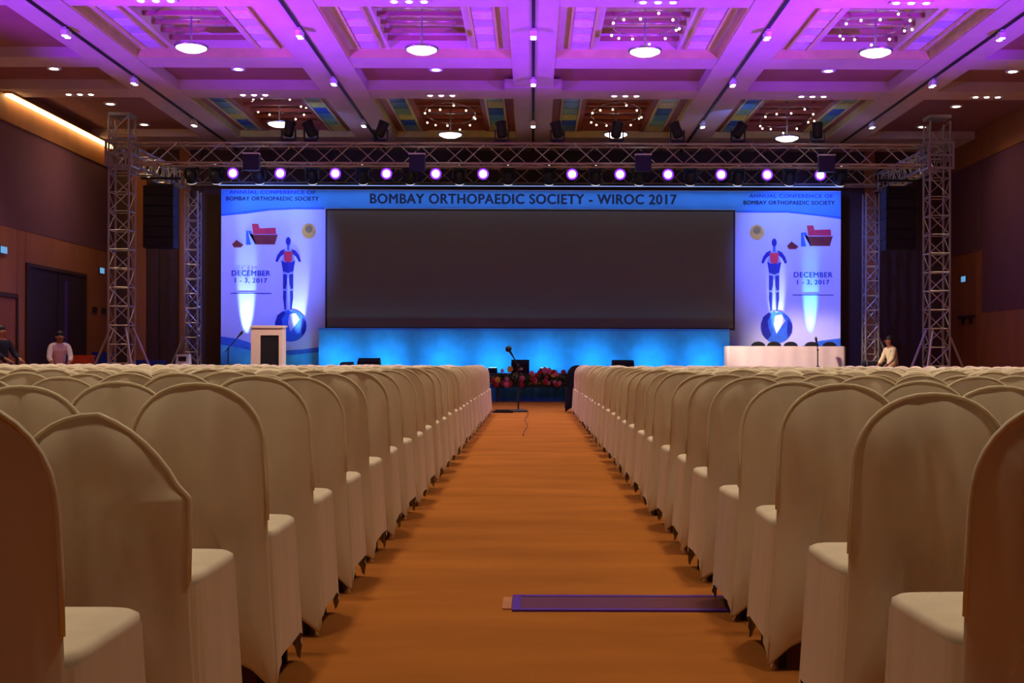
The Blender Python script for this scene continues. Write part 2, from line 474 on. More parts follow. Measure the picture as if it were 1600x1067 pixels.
# light tracks and track spotlights under the long beams
spot_h = MB().lathe([(0.055, -0.10), (0.065, -0.09), (0.065, 0.0), (0.03, 0.03), (0.03, 0.05)], 12).mesh('housing', M['white_plastic'])
spot_l = MB().lathe([(0.001, -0.108), (0.05, -0.108), (0.05, -0.10), (0.001, -0.10)], 12).mesh('lens', M['e_spot'])
BN = ['leftmost', 'inner left', 'middle', 'inner right', 'rightmost']
for i, bx in enumerate(BX):
    o = MB().span((bx - 0.03, 10, 6.955), (bx + 0.03, 35.0, 6.985)).build('light_track', M['track'])
    tag(o, f'thin black lighting track along the {BN[i]} ceiling beam', 'light track', 'lighting tracks')
    for q, py in enumerate((50, 125, 191)):
        d = (6.93 - CH) * F / (VY - py)
        t = thing('track_spotlight', f'white lit track spotlight on the {BN[i]} ceiling beam, {ORD[q]} from the camera', 'spotlight', (bx, d, 6.905), group='track spotlights')
        put('housing', spot_h, t)
        put('lens', spot_l, t)
        for ss in (-0.14,):
            put('housing', spot_h, t, (0, ss, 0)).name = 'second_housing'
            put('lens', spot_l, t, (0, ss, 0))
# recessed single downlights
dl_r = MB().lathe([(0.085, 0), (0.14, -0.012), (0.15, 0), (0.15, 0.02), (0.085, 0.02)], 16).mesh('trim_ring', M['white_plastic'])
dl_l = MB().lathe([(0.001, -0.006), (0.085, -0.006), (0.085, 0.015), (0.001, 0.015)], 14).mesh('lens', M['e_spot'])
DL = [(-10.2, 26.3, 7.22, 'left side bay of the recess'), (-6.28, 26.3, 7.22, 'far left bay of the recess'), (-2.07, 26.3, 7.22, 'inner left bay of the recess'),
      (6.28, 26.3, 7.22, 'far right bay of the recess'), (10.2, 26.3, 7.22, 'right side bay of the recess'),
      (-10.2, 29.8, 7.2, 'left side ceiling nearer the camera'), (-10.2, 32.4, 7.2, 'left side ceiling nearer the stage'),
      (10.2, 29.8, 7.2, 'right side ceiling nearer the camera'), (10.2, 32.4, 7.2, 'right side ceiling nearer the stage')]
for x, y, z, wh in DL:
    t = thing('recessed_downlight', f'round lit recessed downlight in the {wh}', 'downlight', (x, y, z - 0.02), group='recessed downlights')
    put('trim_ring', dl_r, t)
    put('lens', dl_l, t)
# triple downlights on the cross beams
tr_l = MB().lathe([(0.001, -0.012), (0.05, -0.012), (0.055, 0.0), (0.001, 0.0)], 12).mesh('lens', M['e_spot'])
for q, y in enumerate((20.55, 27.8)):
    for i, x in enumerate((-10.2, -6.28, -2.07, 2.07, 6.28, 10.2)):
        if q == 0 and i in (0, 5):
            continue
        t = thing('triple_downlight', f'row of three small lights on the {["nearer", "farther"][q]} cross beam, {(["left side bay"] + BAYN + ["right side bay"])[i]}', 'downlight', (x, y, 6.982), group='triple downlights')
        MB().box((0, 0, 0.006), (0.72, 0.16, 0.02)).build('plate', M['ceil'], t)
        for dx in (-0.25, 0, 0.25):
            put('lens', tr_l, t, (dx, 0, -0.004))

# ------------------------------------------------------------------ stage
ST = 0.7
st = thing('stage', 'low stage platform with blue cloth skirt', 'stage', (0, 31.0, 0))
MB().span((-8.5, 0.0, ST - 0.06), (8.5, 3.6, ST)).build('deck', M['stage_deck'], st)
m = MB()
N = 240
for i in range(N + 1):
    x = -8.47 + 16.94 * i / N
    yy = 0.02 + 0.012 * math.sin(i * 1.9) + 0.006 * math.sin(i * 0.7)
    m.v += [Vector((x, yy, 0.004)), Vector((x, yy, ST - 0.06))]
    if i:
        m.f.append([2 * i - 2, 2 * i, 2 * i + 1, 2 * i - 1])
i0 = len(m.v)
m.span((-8.47, 0.05, 0.004), (8.47, 3.58, ST - 0.065))
m.build('skirt', M['skirt_blue'], st)

# ------------------------------------------------------------------ backdrop
DB = 33.0
bd = thing('backdrop', 'wide printed conference backdrop with white side panels and blue header', 'backdrop', (0, DB, ST))


def bx(px):
    return X(px, DB)


def bz(py):
    return Z(py, DB) - ST


def bpoly(pts, name, m, lay=1, parent=None):
    return MB().poly([(bx(x), bz(y)) for x, y in pts], -0.004 * lay - 0.002, -0.004 * lay + 0.003).build(name, m, parent or bd)


def ell(cx, cy, rx, ry, n=24):
    return [(cx + rx * math.cos(2 * PI * q / n), cy + ry * math.sin(2 * PI * q / n)) for q in range(n)]


MB().span((bx(345), 0, 0.0), (bx(1313), 0.06, bz(297))).build('board', M['white_print'], bd)
hdr = bpoly([(345, 298), (1313, 298), (1313, 341), (1285, 337), (1230, 331), (1170, 330), (1149, 331), (1147, 326), (508, 326), (506, 328), (460, 328),
             (420, 330), (385, 335), (345, 339)][::-1], 'header', M['blue_print'], 1)
bpoly([(345, 339), (385, 335), (420, 330), (460, 328), (506, 328), (506, 325), (460, 325), (418, 327), (384, 331), (345, 336)], 'header_wave', M['mid_blue'], 2, hdr)
bpoly([(1313, 341), (1285, 337), (1230, 331), (1149, 331), (1149, 328), (1230, 328), (1285, 334), (1313, 337)], 'header_wave', M['mid_blue'], 2, hdr)
for s, x0, x1 in ((0, 345, 500), (1, 1140, 1313)):
    f = (lambda u: x0 + (x1 - x0) * u) if s == 0 else (lambda u: x1 - (x1 - x0) * u)
    w1 = [(f(u), v) for u, v in ((0, 527), (0.18, 531), (0.38, 541), (0.6, 549), (0.82, 547), (1, 543), (1, 582), (0, 582))]
    w2 = [(f(u), v) for u, v in ((0, 540), (0.2, 545), (0.45, 553), (0.7, 556), (1, 551), (1, 582), (0, 582))]
    bpoly(w1, 'footer_wave', M['mid_blue'], 1)
    bpoly(w2, 'footer_wave', M['turq'], 2)


def lettering(body, cx, cy, wpx, hpx, m, parent, lay=3, bold=0.02, name='lettering'):
    cu = bpy.data.curves.new(name, 'FONT')
    cu.body = body
    cu.size = 1.0
    cu.align_x = 'LEFT'
    cu.space_character = 1.1
    cu.extrude = 0.0
    ob = bpy.data.objects.new(name, cu)
    COL.objects.link(ob)
    dg = bpy.context.evaluated_depsgraph_get()
    me = bpy.data.meshes.new_from_object(ob.evaluated_get(dg))
    bpy.data.objects.remove(ob)
    xs = [v.co.x for v in me.vertices]
    ys = [v.co.y for v in me.vertices]
    sx = wpx * DB / F / (max(xs) - min(xs))
    sy = hpx * DB / F / (max(ys) - min(ys))
    mx, my = (max(xs) + min(xs)) / 2, (max(ys) + min(ys)) / 2
    for v in me.vertices:
        v.co = Vector((bx(cx) + (v.co.x - mx) * sx, -0.004 * lay - 0.003, bz(cy) + (v.co.y - my) * sy))
    me.materials.clear()
    me.materials.append(m)
    if bold:                            # heavier strokes: the outline repeated a little to each side
        vs, fs = [tuple(v.co) for v in me.vertices], [list(p.vertices) for p in me.polygons]
        av, af = [], []
        for q, (dx, dz) in enumerate(((-1, 0), (1, 0), (0, -0.6), (0, 0.6), (0, 0))):
            af += [[i + len(av) for i in f_] for f_ in fs]
            av += [(x + dx * bold, y - 0.0001 * q, z + dz * bold) for x, y, z in vs]
        me = bpy.data.meshes.new(name)
        me.from_pydata(av, [], af)
        me.materials.append(m)
    return put(name, me, parent)


lettering('BOMBAY ORTHOPAEDIC SOCIETY - WIROC 2017', 817, 311, 478, 15, M['ink'], hdr, bold=0.014)
lettering('ANNUAL CONFERENCE OF', 425, 301.5, 134, 5.5, M['ink_blue'], hdr, bold=0.006)
lettering('BOMBAY ORTHOPAEDIC SOCIETY', 425, 311.5, 144, 6, M['ink'], hdr, bold=0.006)
lettering('ANNUAL CONFERENCE OF', 1235, 305, 130, 5.5, M['ink_blue'], hdr, bold=0.006)
lettering('BOMBAY ORTHOPAEDIC SOCIETY', 1232, 315.5, 142, 6, M['ink'], hdr, bold=0.006)


def side_print(fx, shx, ex, tx):
    # standing figure on a globe
    g = bpoly(ell(fx + 4, 510, 25, 25), 'globe', M['mid_blue'], 2)
    bpoly([(fx - 20, 505), (fx - 17, 494), (fx - 8, 487), (fx - 4, 490), (fx - 10, 500), (fx - 8, 512), (fx - 4, 522), (fx - 10, 530), (fx - 18, 522)], 'globe_patch', M['deep_blue'], 3, g)
    bpoly([(fx + 22, 497), (fx + 28, 506), (fx + 28, 518), (fx + 22, 526), (fx + 20, 515)], 'globe_patch', M['deep_blue'], 3, g)
    bpoly([(fx + 2, 492), (fx + 12, 490), (fx + 18, 500), (fx + 12, 508), (fx + 4, 520), (fx, 506)], 'globe_patch', M['white_print'], 3, g)
    fg = bpoly([(fx - 6, 392), (fx + 6, 392), (fx + 10, 408), (fx + 8, 430), (fx + 8, 455), (fx + 6, 487), (fx + 2, 487), (fx + 1, 436), (fx - 1, 436),
                (fx - 2, 487), (fx - 6, 487), (fx - 8, 455), (fx - 8, 430), (fx - 10, 408)], 'figure', mat('print_pale_blue', lin(150, 170, 235), 0.75), 3)
    bpoly(ell(fx, 378, 4, 6.5, 14), 'figure_head', M['deep_blue'], 4, fg)
    bpoly([(fx - 2, 384), (fx + 2, 384), (fx + 2, 392), (fx - 2, 392)], 'figure_neck', M['mid_blue'], 4, fg)
    for s in (-1, 1):
        P = lambda l: [(fx + s * a, b) for a, b in l]
        bpoly(P([(5, 390), (12, 393), (17, 400), (20, 409), (17, 411), (12, 402), (7, 398)]), 'figure_arm', M['deep_blue'], 4, fg)
        bpoly(P([(1.5, 430), (8, 429), (8, 452), (4, 453), (2, 445)]), 'figure_thigh', M['deep_blue'], 4, fg)
        bpoly(P([(3, 456), (7.5, 455), (8, 466), (5.5, 485), (3.5, 485)]), 'figure_calf', M['deep_blue'], 4, fg)
    bpoly([(fx - 7, 394), (fx + 7, 394), (fx + 6, 409), (fx, 412), (fx - 6, 409)], 'figure_chest', M['red_print'], 5, fg)
    bpoly([(fx - 11, 408), (fx - 5, 411), (fx + 5, 411), (fx + 11, 408), (fx + 8, 425), (fx, 428), (fx - 8, 425)], 'figure_waist', M['deep_blue'], 6, fg)
    # boat mark
    b = bpoly([(shx - 21, 366), (shx - 14, 368), (shx + 22, 368), (shx + 24, 366), (shx + 19, 383), (shx - 11, 383)], 'boat_hull', M['brown_print'], 2)
    bpoly([(shx - 17, 351), (shx - 7, 351), (shx - 5, 358), (shx + 20, 357), (shx + 21, 367), (shx - 15, 367)], 'boat_deck', M['red_print'], 3, b)
    bpoly([(shx - 18, 362), (shx - 10, 383), (shx - 26, 384), (shx - 26, 362)], 'boat_sail', M['mid_blue'], 2, b)
    bpoly([(shx - 23, 363), (shx - 12, 383), (shx - 18, 384)], 'boat_sail', M['white_print'], 3, b)
    bpoly([(shx - 48, 383), (shx - 41, 376), (shx - 30, 384), (shx - 34, 388), (shx - 45, 388)], 'small_boat', M['brown_print'], 2)
    bpoly(ell(ex, 362, 11, 12), 'emblem', M['gold_print'], 2)
    bpoly(ell(ex, 359, 6, 6, 14), 'emblem_centre', mat('print_olive', lin(150, 130, 60), 0.75), 3)
    lettering('DECEMBER', tx, 428, 60, 8, M['ink_blue'], bd, bold=0.006)
    lettering('1 - 3, 2017', tx, 440, 50, 8, M['ink_blue'], bd, bold=0.006)
    bpoly([(tx - 32, 459), (tx + 32, 459), (tx + 32, 460.3), (tx - 32, 460.3)][::-1], 'rule', M['ink_blue'], 2)


side_print(450, 410, 482, 392)
side_print(1209, 1277, 1182, 1270)

# screen and its support panel
sc = thing('led_screen', 'huge dark blank screen across the middle of the stage', 'screen', (0, 32.85, ST))
sx0, sx1, sz0, sz1 = X(508, 32.8), X(1148, 32.8), Z(515, 32.8) - ST, Z(327, 32.8) - ST
MB().span((sx0, -0.06, sz0), (sx1, 0.1, sz1)).build('cabinet', M['screen_frame'], sc)
MB().span((sx0 + 0.05, -0.07, sz0 + 0.05), (sx1 - 0.05, -0.06, sz1 - 0.05)).build('display', M['screen'], sc)
lp = thing('fascia_panel', 'turquoise blue panel below the dark screen', 'panel', (0, 32.6, ST))
px0, px1, pz = X(498, 32.6), X(1140, 32.6), Z(514.5, 32.6) - ST
MB().span((px0, 0, 0), (px1, 0.14, pz)).build('board', M['turq'], lp)
MB().span((px0, -0.015, pz - 0.04), (px1, 0.15, pz + 0.02)).build('top_edge', M['blue_print'], lp)

# ------------------------------------------------------------------ truss
UNIT = {}


def unit_bar(m):
    if m.name not in UNIT:
        UNIT[m.name] = MB().lathe([(1, 0), (1, 1)], 6).mesh('bar', m)
    return UNIT[m.name]


def bar(name, a, b, r, m, parent):
    a, b = Vector(a), Vector(b)
    o = put(name, unit_bar(m), parent, a)
    d = b - a
    o.rotation_euler = d.to_track_quat('Z', 'Y').to_euler()
    o.scale = (r, r, d.length)
    return o


def truss(name, label, p0, p1, w_, bays, rings=True, chord=0.026, lace=0.014, h_=None):
    h_ = h_ or w_
    p0, p1 = Vector(p0), Vector(p1)
    t = thing(name, label, 'truss', p0)
    ax = p1 - p0
    L = ax.length
    ax.normalize()
    if abs(ax.z) > 0.9:
        u, v = Vector((1, 0, 0)), Vector((0, 1, 0))
    else:
        v = Vector((0, 0, 1))
        u = v.cross(ax).normalized()
    cor = [u * (sx * w_ / 2) + v * (sy * h_ / 2) for sx, sy in ((-1, -1), (1, -1), (1, 1), (-1, 1))]
    for c in cor:
        bar('chord', c, c + ax * L, chord, M['alu'], t)
    for k in range(bays):
        a, b = L * k / bays, L * (k + 1) / bays
        for q in range(4):
            c0, c1 = cor[q], cor[(q + 1) % 4]
            if k % 2:
                c0, c1 = c1, c0
            bar('brace', c0 + ax * a, c1 + ax * b, lace, M['alu'], t)
            if rings:
                bar('rung', cor[q] + ax * a, cor[(q + 1) % 4] + ax * a, lace, M['alu'], t)
    return t


FD, BDp = 28.6, 32.95
FXL, FXR = X(190, FD), X(1463, FD)
BXL, BXR = X(301, BDp) , X(1360, BDp)
ZB = 5.78


def tower(x, y, top, w_, bays, label, legs):
    t = truss('truss_tower', label, (x, y, 0.06), (x, y, top), w_, bays, rings=True)
    MB().box((0, 0, -0.03), (w_ + 0.3, w_ + 0.3, 0.06)).build('base_plate', M['alu'], t)
    for a in legs:
        bar('outrigger', (math.cos(a) * w_ * 0.55, math.sin(a) * w_ * 0.55, 1.7), (math.cos(a) * (w_ * 0.5 + 0.75), math.sin(a) * (w_ * 0.5 + 0.75), -0.03), 0.028, M['alu'], t)
    return t


tl = tower(FXL, FD, 6.62, 0.46, 15, 'tall front truss tower at the left of the stage', (PI, 0.1, -0.9, 2.4))
tr = tower(FXR, FD, 6.55, 0.46, 15, 'tall front truss tower at the right of the stage', (PI * 1.06, 0, -2.2, 0.8))
tbl = tower(BXL, BDp, 5.5, 0.34, 14, 'slim rear truss tower left of the printed backdrop', (PI + 0.5, PI - 0.5))
tbr = tower(BXR, BDp, 5.5, 0.34, 14, 'slim rear truss tower right of the printed backdrop', (-0.5, 0.5))
for t_, zz in ((tl, 5.72), (tr, 5.72)):
    m = MB()
    for q in (-0.28, 0.28):
        for q2 in (-0.28, 0.28):
            m.box((q, q2, 5.7), (0.05, 0.05, 0.62))
        for z in (5.41, 5.7, 5.99):
            m.box((0, q, z), (0.56, 0.045, 0.05)).box((q, 0, z), (0.045, 0.56, 0.05))
    m.build('sleeve_block', M['alu'], t_)
    MB().box((0, 0, 6.6), (0.5, 0.5, 0.07)).build('top_cap', M['alu'], t_)
fb = truss('truss_beam', 'long front truss beam spanning above the stage front', (FXL + 0.33, FD, ZB), (FXR - 0.33, FD, ZB), 0.46, 36, rings=False)
bb = truss('truss_beam', 'long rear truss beam above the printed backdrop', (BXL - 0.2, BDp, ZB + 0.17), (BXR + 0.2, BDp, ZB + 0.17), 0.46, 36, rings=False)
truss('truss_beam', 'left side truss beam running front to back', (FXL, FD + 0.35, ZB - 0.02), (BXL - 0.25, BDp - 0.05, ZB - 0.02), 0.42, 9, rings=True)
truss('truss_beam', 'right side truss beam running front to back', (FXR, FD + 0.35, ZB - 0.02), (BXR + 0.25, BDp - 0.05, ZB - 0.02), 0.42, 9, rings=True)

# ------------------------------------------------------------------ stage lights
# violet par cans on the rear truss
par_b = MB().lathe([(0.10, 0.30), (0.13, 0.26), (0.15, 0.05), (0.155, 0.0), (0.14, 0.0)], 16, R=Matrix.Rotation(-PI / 2, 3, 'X')).mesh('can', M['black'], True)
par_r = MB().lathe([(0.10, -0.004), (0.145, -0.004), (0.145, 0.012), (0.10, 0.012)], 18, R=Matrix.Rotation(-PI / 2, 3, 'X')).mesh('lens_rim', M['e_parrim'])
par_l = MB().lathe([(0.001, -0.012), (0.09, -0.008), (0.105, 0.006), (0.001, 0.006)], 18, R=Matrix.Rotation(-PI / 2, 3, 'X')).mesh('lens', M['e_par'])
par_y = MB().tube([(-0.17, 0.12, 0), (-0.18, 0.12, 0.2), (0, 0.12, 0.27), (0.18, 0.12, 0.2), (0.17, 0.12, 0)], 0.014, 6).box((0, 0.12, 0.3), (0.05, 0.05, 0.08)).mesh('yoke', M['black'])
PARS = [363, 437, 523, 603, 680, 754, 893, 968, 1043, 1126, 1198, 1281]
for i, px in enumerate(PARS):
    d = 32.0
    t = thing('par_light', f'violet glowing par light on the rear truss, {ORD[i]} from the left', 'stage light', (X(px, d), d, Z(272, d)), group='violet par lights')
    for nme, me in (('can', par_b), ('lens_rim', par_r), ('lens', par_l), ('yoke', par_y)):
        put(nme, me, t)
    bar('clamp_arm', (0, 0.12, 0.32), (0, 0.67, 0.33), 0.016, M['black'], t)

# dark moving heads between them
mh_base = MB().box((0, 0, 0.02), (0.30, 0.24, 0.14), taper=0.85).mesh('base', M['black'])
mh_yoke = MB().span((-0.19, -0.05, -0.30), (-0.15, 0.05, -0.02)).span((0.15, -0.05, -0.30), (0.19, 0.05, -0.02)).span((-0.19, -0.06, -0.08), (0.19, 0.06, -0.04)).mesh('yoke', M['black'])
mh_head = MB().lathe([(0.06, 0.17), (0.12, 0.12), (0.135, 0.0), (0.14, -0.14), (0.12, -0.16)], 16, (0, 0, -0.26), Matrix.Rotation(0.55, 3, 'X')).mesh('head', M['black'], True)
mh_lens = MB().lathe([(0.001, -0.175), (0.118, -0.17), (0.118, -0.155), (0.001, -0.155)], 16, (0, 0, -0.26), Matrix.Rotation(0.55, 3, 'X')).mesh('lens', M['e_head'])
mh_knob = MB().ball((0, -0.12, 0.02), 0.035, 8, 5).mesh('indicator', M['e_head'])
HEADS = [298, 337, 404, 487, 566, 640, 717, 793, 857, 930, 998, 1078, 1152, 1233, 1312]
for i, px in enumerate(HEADS):
    d = 32.25
    t = thing('moving_head_light', f'black moving head light under the rear truss, {ORD[i]} from the left', 'stage light', (X(px, d), d, Z(262, d)), group='moving head lights')
    for nme, me in (('base', mh_base), ('yoke', mh_yoke), ('head', mh_head), ('lens', mh_lens), ('indicator', mh_knob)):
        put(nme, me, t)
    bar('clamp_arm', (0, 0.1, 0.05), (0, 0.45, 0.05), 0.016, M['black'], t)

# black lights standing on the front truss, pointing up
for i, (px, tilt) in enumerate(((450, 0.2), (485, -0.45), (594, 0.4), (783, -0.15), (870, -0.25), (962, 0.15), (1057, -0.4), (1152, 0.6), (1276, 0.0))):
    t = thing('upright_stage_light', f'black light standing on top of the front truss, {ORD[i]} from the left', 'stage light', (X(px, FD), FD, ZB + 0.262), group='lights on top of the front truss')
    MB().box((0, 0, 0.04), (0.3, 0.24, 0.08)).build('base', M['black'], t)
    R = Matrix.Rotation(tilt, 3, 'Y')
    MB().lathe([(0.08, -0.14), (0.12, -0.1), (0.12, 0.1), (0.135, 0.22), (0.125, 0.23)], 14, (0, 0, 0.28), R).build('head', M['black'], t, True)
    MB().span((-0.17, -0.04, 0.07), (-0.14, 0.04, 0.32)).span((0.14, -0.04, 0.07), (0.17, 0.04, 0.32)).build('yoke', M['black'], t)
    MB().lathe([(0.001, 0.232), (0.11, 0.232), (0.11, 0.236), (0.001, 0.236)], 14, (0, 0, 0.28), R).build('lens', M['chrome'], t)
    if px in (450, 485, 1152, 1276):
        light('blue_uplight_lamp', 'SPOT', (X(px, FD), FD + 0.3, ZB + 0.55), (0.12, 0.2, 1.0), 60, target=(X(px, FD) * 1.1, FD + 3.2, 7.4), spot_size=math.radians(95), spot_blend=0.6, shadow_soft_size=0.1)

# wash lights hung under the front truss, outer pair blue on the backdrop, inner pair's warm lamps added to brighten lectern and table
for i, (px, py, tx_) in enumerate(((397, 247, -7.3), (653, 250, -3.6), (1002, 250, 3.6), (1285, 247, 7.3))):
    z = ZB - 0.24
    t = thing('wash_light', f'blue-black box wash light hung on the front truss, {ORD[i]} from the left', 'stage light', (X(px, FD), FD - 0.3, z), group='wash lights')
    MB().box((0, 0, 0.0), (0.36, 0.2, 0.36)).build('housing', mat('housing_navy', lin(22, 22, 60), 0.5), t)
    MB().box((0, -0.03, 0.195), (0.38, 0.2, 0.03)).build('top_plate', M['white_plastic'], t)
    MB().box((0, 0.105, 0), (0.3, 0.012, 0.3)).build('lens', M['e_head'], t)
    MB().span((-0.03, 0.0, 0.21), (0.03, 0.1, 0.3)).build('clamp', M['black'], t)
    light('wash_and_fill_lamp', 'SPOT', (X(px, FD), FD + 0.32, z - 0.3), (0.11, 0.17, 1.0) if abs(tx_) > 5 else (1.0, 0.72, 0.6), 1250 if abs(tx_) > 5 else (1700 if tx_ < 0 else 3400),
          target=(tx_, DB, 3.9) if abs(tx_) > 5 else (tx_ * 1.9, 31.6, 1.1), spot_size=math.radians(62 if abs(tx_) > 5 else 24 if tx_ < 0 else 36), spot_blend=0.6, shadow_soft_size=0.12)

# added light batten under the rear truss, put in to brighten the backdrop header
t = thing('added_light_batten', 'long thin light batten added under the rear truss to brighten the header', 'light batten', (0, 32.62, 5.62))
MB().span((bx(347), -0.03, 0.02), (bx(1311), 0.03, 0.075)).build('housing', M['black'], t)
MB().span((bx(347), -0.02, 0.008), (bx(1311), 0.02, 0.02)).build('diffuser', E('added_batten_glow', (0.25, 0.45, 1.0), 1.0), t)
for a_ in range(-8, 8):
    bar('bracket', (a_ + 0.5, 0, 0.07), (a_ + 0.5, 0.09, 0.095), 0.01, M['black'], t)
light('header_fill_lamp', 'AREA', (0, 32.62, 5.61), (0.22, 0.5, 1.0), 30, target=(0, 33.0, 5.1), shape='RECTANGLE', size=16.0, size_y=0.04, spread=math.radians(110))

# uplights at the foot of the backdrop
fl_b = MB().lathe([(0.11, 0.0), (0.12, 0.02), (0.12, 0.13), (0.105, 0.14)], 16).mesh('can', M['black'], True)
fl_l = MB().lathe([(0.001, 0.139), (0.1, 0.139), (0.1, 0.145), (0.001, 0.145)], 16).mesh('lens', M['e_floor'])
UPL = [(381, 32.7, 'in front of the left printed panel', (0.5, 0.85, 1.0), 1500, 8), (1270, 32.7, 'behind the white table', (0.12, 0.6, 1.0), 1700, 7),
       (462, 32.66, 'under the left printed globe', (0.7, 0.9, 1.0), 700, 9), (1217, 32.66, 'under the right printed globe', (0.8, 0.95, 1.0), 900, 8)]
for px, d, wh, colr, e, deg in UPL:
    t = thing('floor_uplight', f'small black floor uplight {wh}', 'stage light', (X(px, d), d, ST), group='stage floor uplights')
    put('can', fl_b, t)
    put('lens', fl_l, t)
    light('floor_uplight_lamp', 'SPOT', (X(px, d), d, ST + 0.2), colr, e, target=(X(px, d), DB + 0.02, ST + 2.0), spot_size=math.radians(deg * 2), spot_blend=0.6, shadow_soft_size=0.05)
for i, px in enumerate((520, 600, 690, 770, 850, 930, 1020, 1105)):
    d = 31.95
    t = thing('floor_uplight', f'small black floor uplight before the turquoise panel, {ORD[i]} from the left', 'stage light', (X(px, d), d, ST), group='stage floor uplights')
    put('can', fl_b, t)
    put('lens', fl_l, t)
    light('floor_uplight_lamp', 'SPOT', (X(px, d), d, ST + 0.2), (0.05, 0.48, 1.0), 46, target=(X(px, d), 32.6, ST + 0.3), spot_size=math.radians(130), spot_blend=0.8, shadow_soft_size=0.1)

# ------------------------------------------------------------------ hung speakers
for s, px, wh in ((-1, 251, 'left'), (1, 1403, 'right')):
    d = 30.6
    x = X(px, d)
    t = thing('hung_speaker', f'tall black line of speakers hanging inside the {wh} truss', 'loudspeaker', (x, d, Z(390, d)), group='hung speakers')
    hh = Z(293, d) - Z(390, d)
    n = 6
    for k in range(n):
        c = MB().box((0, 0, hh * (k + 0.5) / n), (0.74, 0.5, hh / n - 0.012)).build('cabinet', M['speaker'], t)
        MB().box((0, -0.255, hh * (k + 0.5) / n), (0.68, 0.012, hh / n - 0.05)).build('grille', M['speaker'], c)
    MB().span((-0.3, -0.1, hh), (0.3, 0.1, hh + 0.05)).tube([(-0.25, 0, hh + 0.03), (-0.25, 0, 5.55 - Z(390, d))], 0.012, 6).tube([(0.25, 0, hh + 0.03), (0.25, 0, 5.55 - Z(390, d))], 0.012, 6).span((-0.5, -0.04, 5.48 - Z(390, d)), (0.5, 0.04, 5.535 - Z(390, d))).build('flying_frame', M['black'], t)

# ------------------------------------------------------------------ stage furniture
# lectern
d = 31.9
lx0, lx1 = X(392, d), X(441, d)
t = thing('lectern', 'ivory lectern with black front panel on the left of the stage', 'lectern', ((lx0 + lx1) / 2, d, ST))
W, H = lx1 - lx0, Z(510, d) - ST
MB().span((-W / 2, 0, 0), (W / 2, 0.5, 0.06)).build('base', M['lectern'], t)
MB().span((-W / 2, 0, 0.06), (-W / 2 + 0.24, 0.48, H - 0.05)).build('left_side', M['lectern'], t)
MB().span((W / 2 - 0.09, 0, 0.06), (W / 2, 0.48, H - 0.05)).build('right_side', M['lectern'], t)
MB().span((-W / 2 + 0.24, 0.03, 0.06), (W / 2 - 0.09, 0.06, H - 0.25)).build('front_panel', M['black'], t)
MB().span((-W / 2 + 0.24, 0, H - 0.25), (W / 2 - 0.09, 0.48, H - 0.05)).build('head_panel', M['lectern'], t)
MB().box((0, 0.24, H - 0.02), (W + 0.06, 0.56, 0.05), rx=0.06).build('top', M['lectern'], t)


def mic_stand(x, y, z, h, label, boom=(0.3, 0.0, 0.25), tripod=True, head=0.03):
    t = thing('microphone_stand', label, 'microphone stand', (x, y, z))
    if tripod:
        for k in range(3):
            a = 2 * PI * k / 3 + 0.5
            bar('leg', (0, 0, 0.22), (0.3 * math.cos(a), 0.3 * math.sin(a), 0.012), 0.014, M['black'], t)
    else:
        MB().lathe([(0.19, 0.0), (0.2, 0.015), (0.17, 0.04), (0.03, 0.06)], 18).build('base', M['black'], t, True)
    bar('pole', (0, 0, 0.03), (0, 0, h), 0.016, M['black'], t)
    MB().ball((0, 0, h), 0.03, 8, 5).build('clutch', M['black'], t, True)
    bar('boom', (-boom[0] * 0.3, -boom[1] * 0.3, h - boom[2] * 0.3), (boom[0], boom[1], h + boom[2]), 0.013, M['black'], t)
    b = Vector((boom[0], boom[1], h + boom[2]))
    dr = Vector(boom).normalized()
    R = dr.to_track_quat('Z', 'Y').to_matrix()
    MB().lathe([(0.016, -0.02), (0.02, 0.05), (0.026, 0.1), (head, 0.12), (head * 1.1, 0.16), (head * 0.6, 0.21)], 12, b, R).build('microphone', M['black'], t, True)
    return t


mic_stand(X(361, 32.0), 31.7, ST, 0.62, 'black tripod boom microphone stand beside the ivory lectern', (0.24, 0, 0.28))
mic_stand(X(1277, 31.3), 31.25, ST, 0.62, 'black boom microphone stand in front of the white table', (-0.02, 0, 0.12))

# head table with cloth
d = 31.6
x0, x1 = X(1137, d), X(1320, d)
t = thing('head_table', 'long table with white cloth skirt on the right of the stage', 'table', ((x0 + x1) / 2, d, ST))
W, H = x1 - x0, Z(540, d) - ST
MB().span((-W / 2, 0, H - 0.03), (W / 2, 0.54, H)).build('tabletop', M['linen'], t)
m = MB()
n = 150
loop = []
for i in range(n):
    u = i / n * 4
    q, fr = int(u), u - int(u)
    hx, hy = W / 2 + 0.01, 0.28
    p = [(-hx + 2 * hx * fr, -hy), (hx, -hy + 2 * hy * fr), (hx - 2 * hx * fr, hy), (-hx, hy - 2 * hy * fr)][q]
    k = 1 + 0.004 * math.sin(i * 1.7)
    loop.append((p[0] * k, 0.27 + p[1] * (1 + 0.02 * math.sin(i * 1.3))))
for z in (0.01, H * 0.5, H + 0.006):
    for p in loop:
        m.v.append(Vector((p[0], p[1], z)))
for r in range(2):
    for i in range(n):
        a, b = r * n + i, r * n + (i + 1) % n
        m.f.append([a, b, b + n, a + n])
m.build('cloth_skirt', M['linen'], t, True)
for sx in (-1, 1):
    for yy in (0.06, 0.48):
        MB().tube([(sx * (W / 2 - 0.1), yy, 0.0), (sx * (W / 2 - 0.1), yy, H - 0.03)], 0.02).build('leg', M['leg'], t)
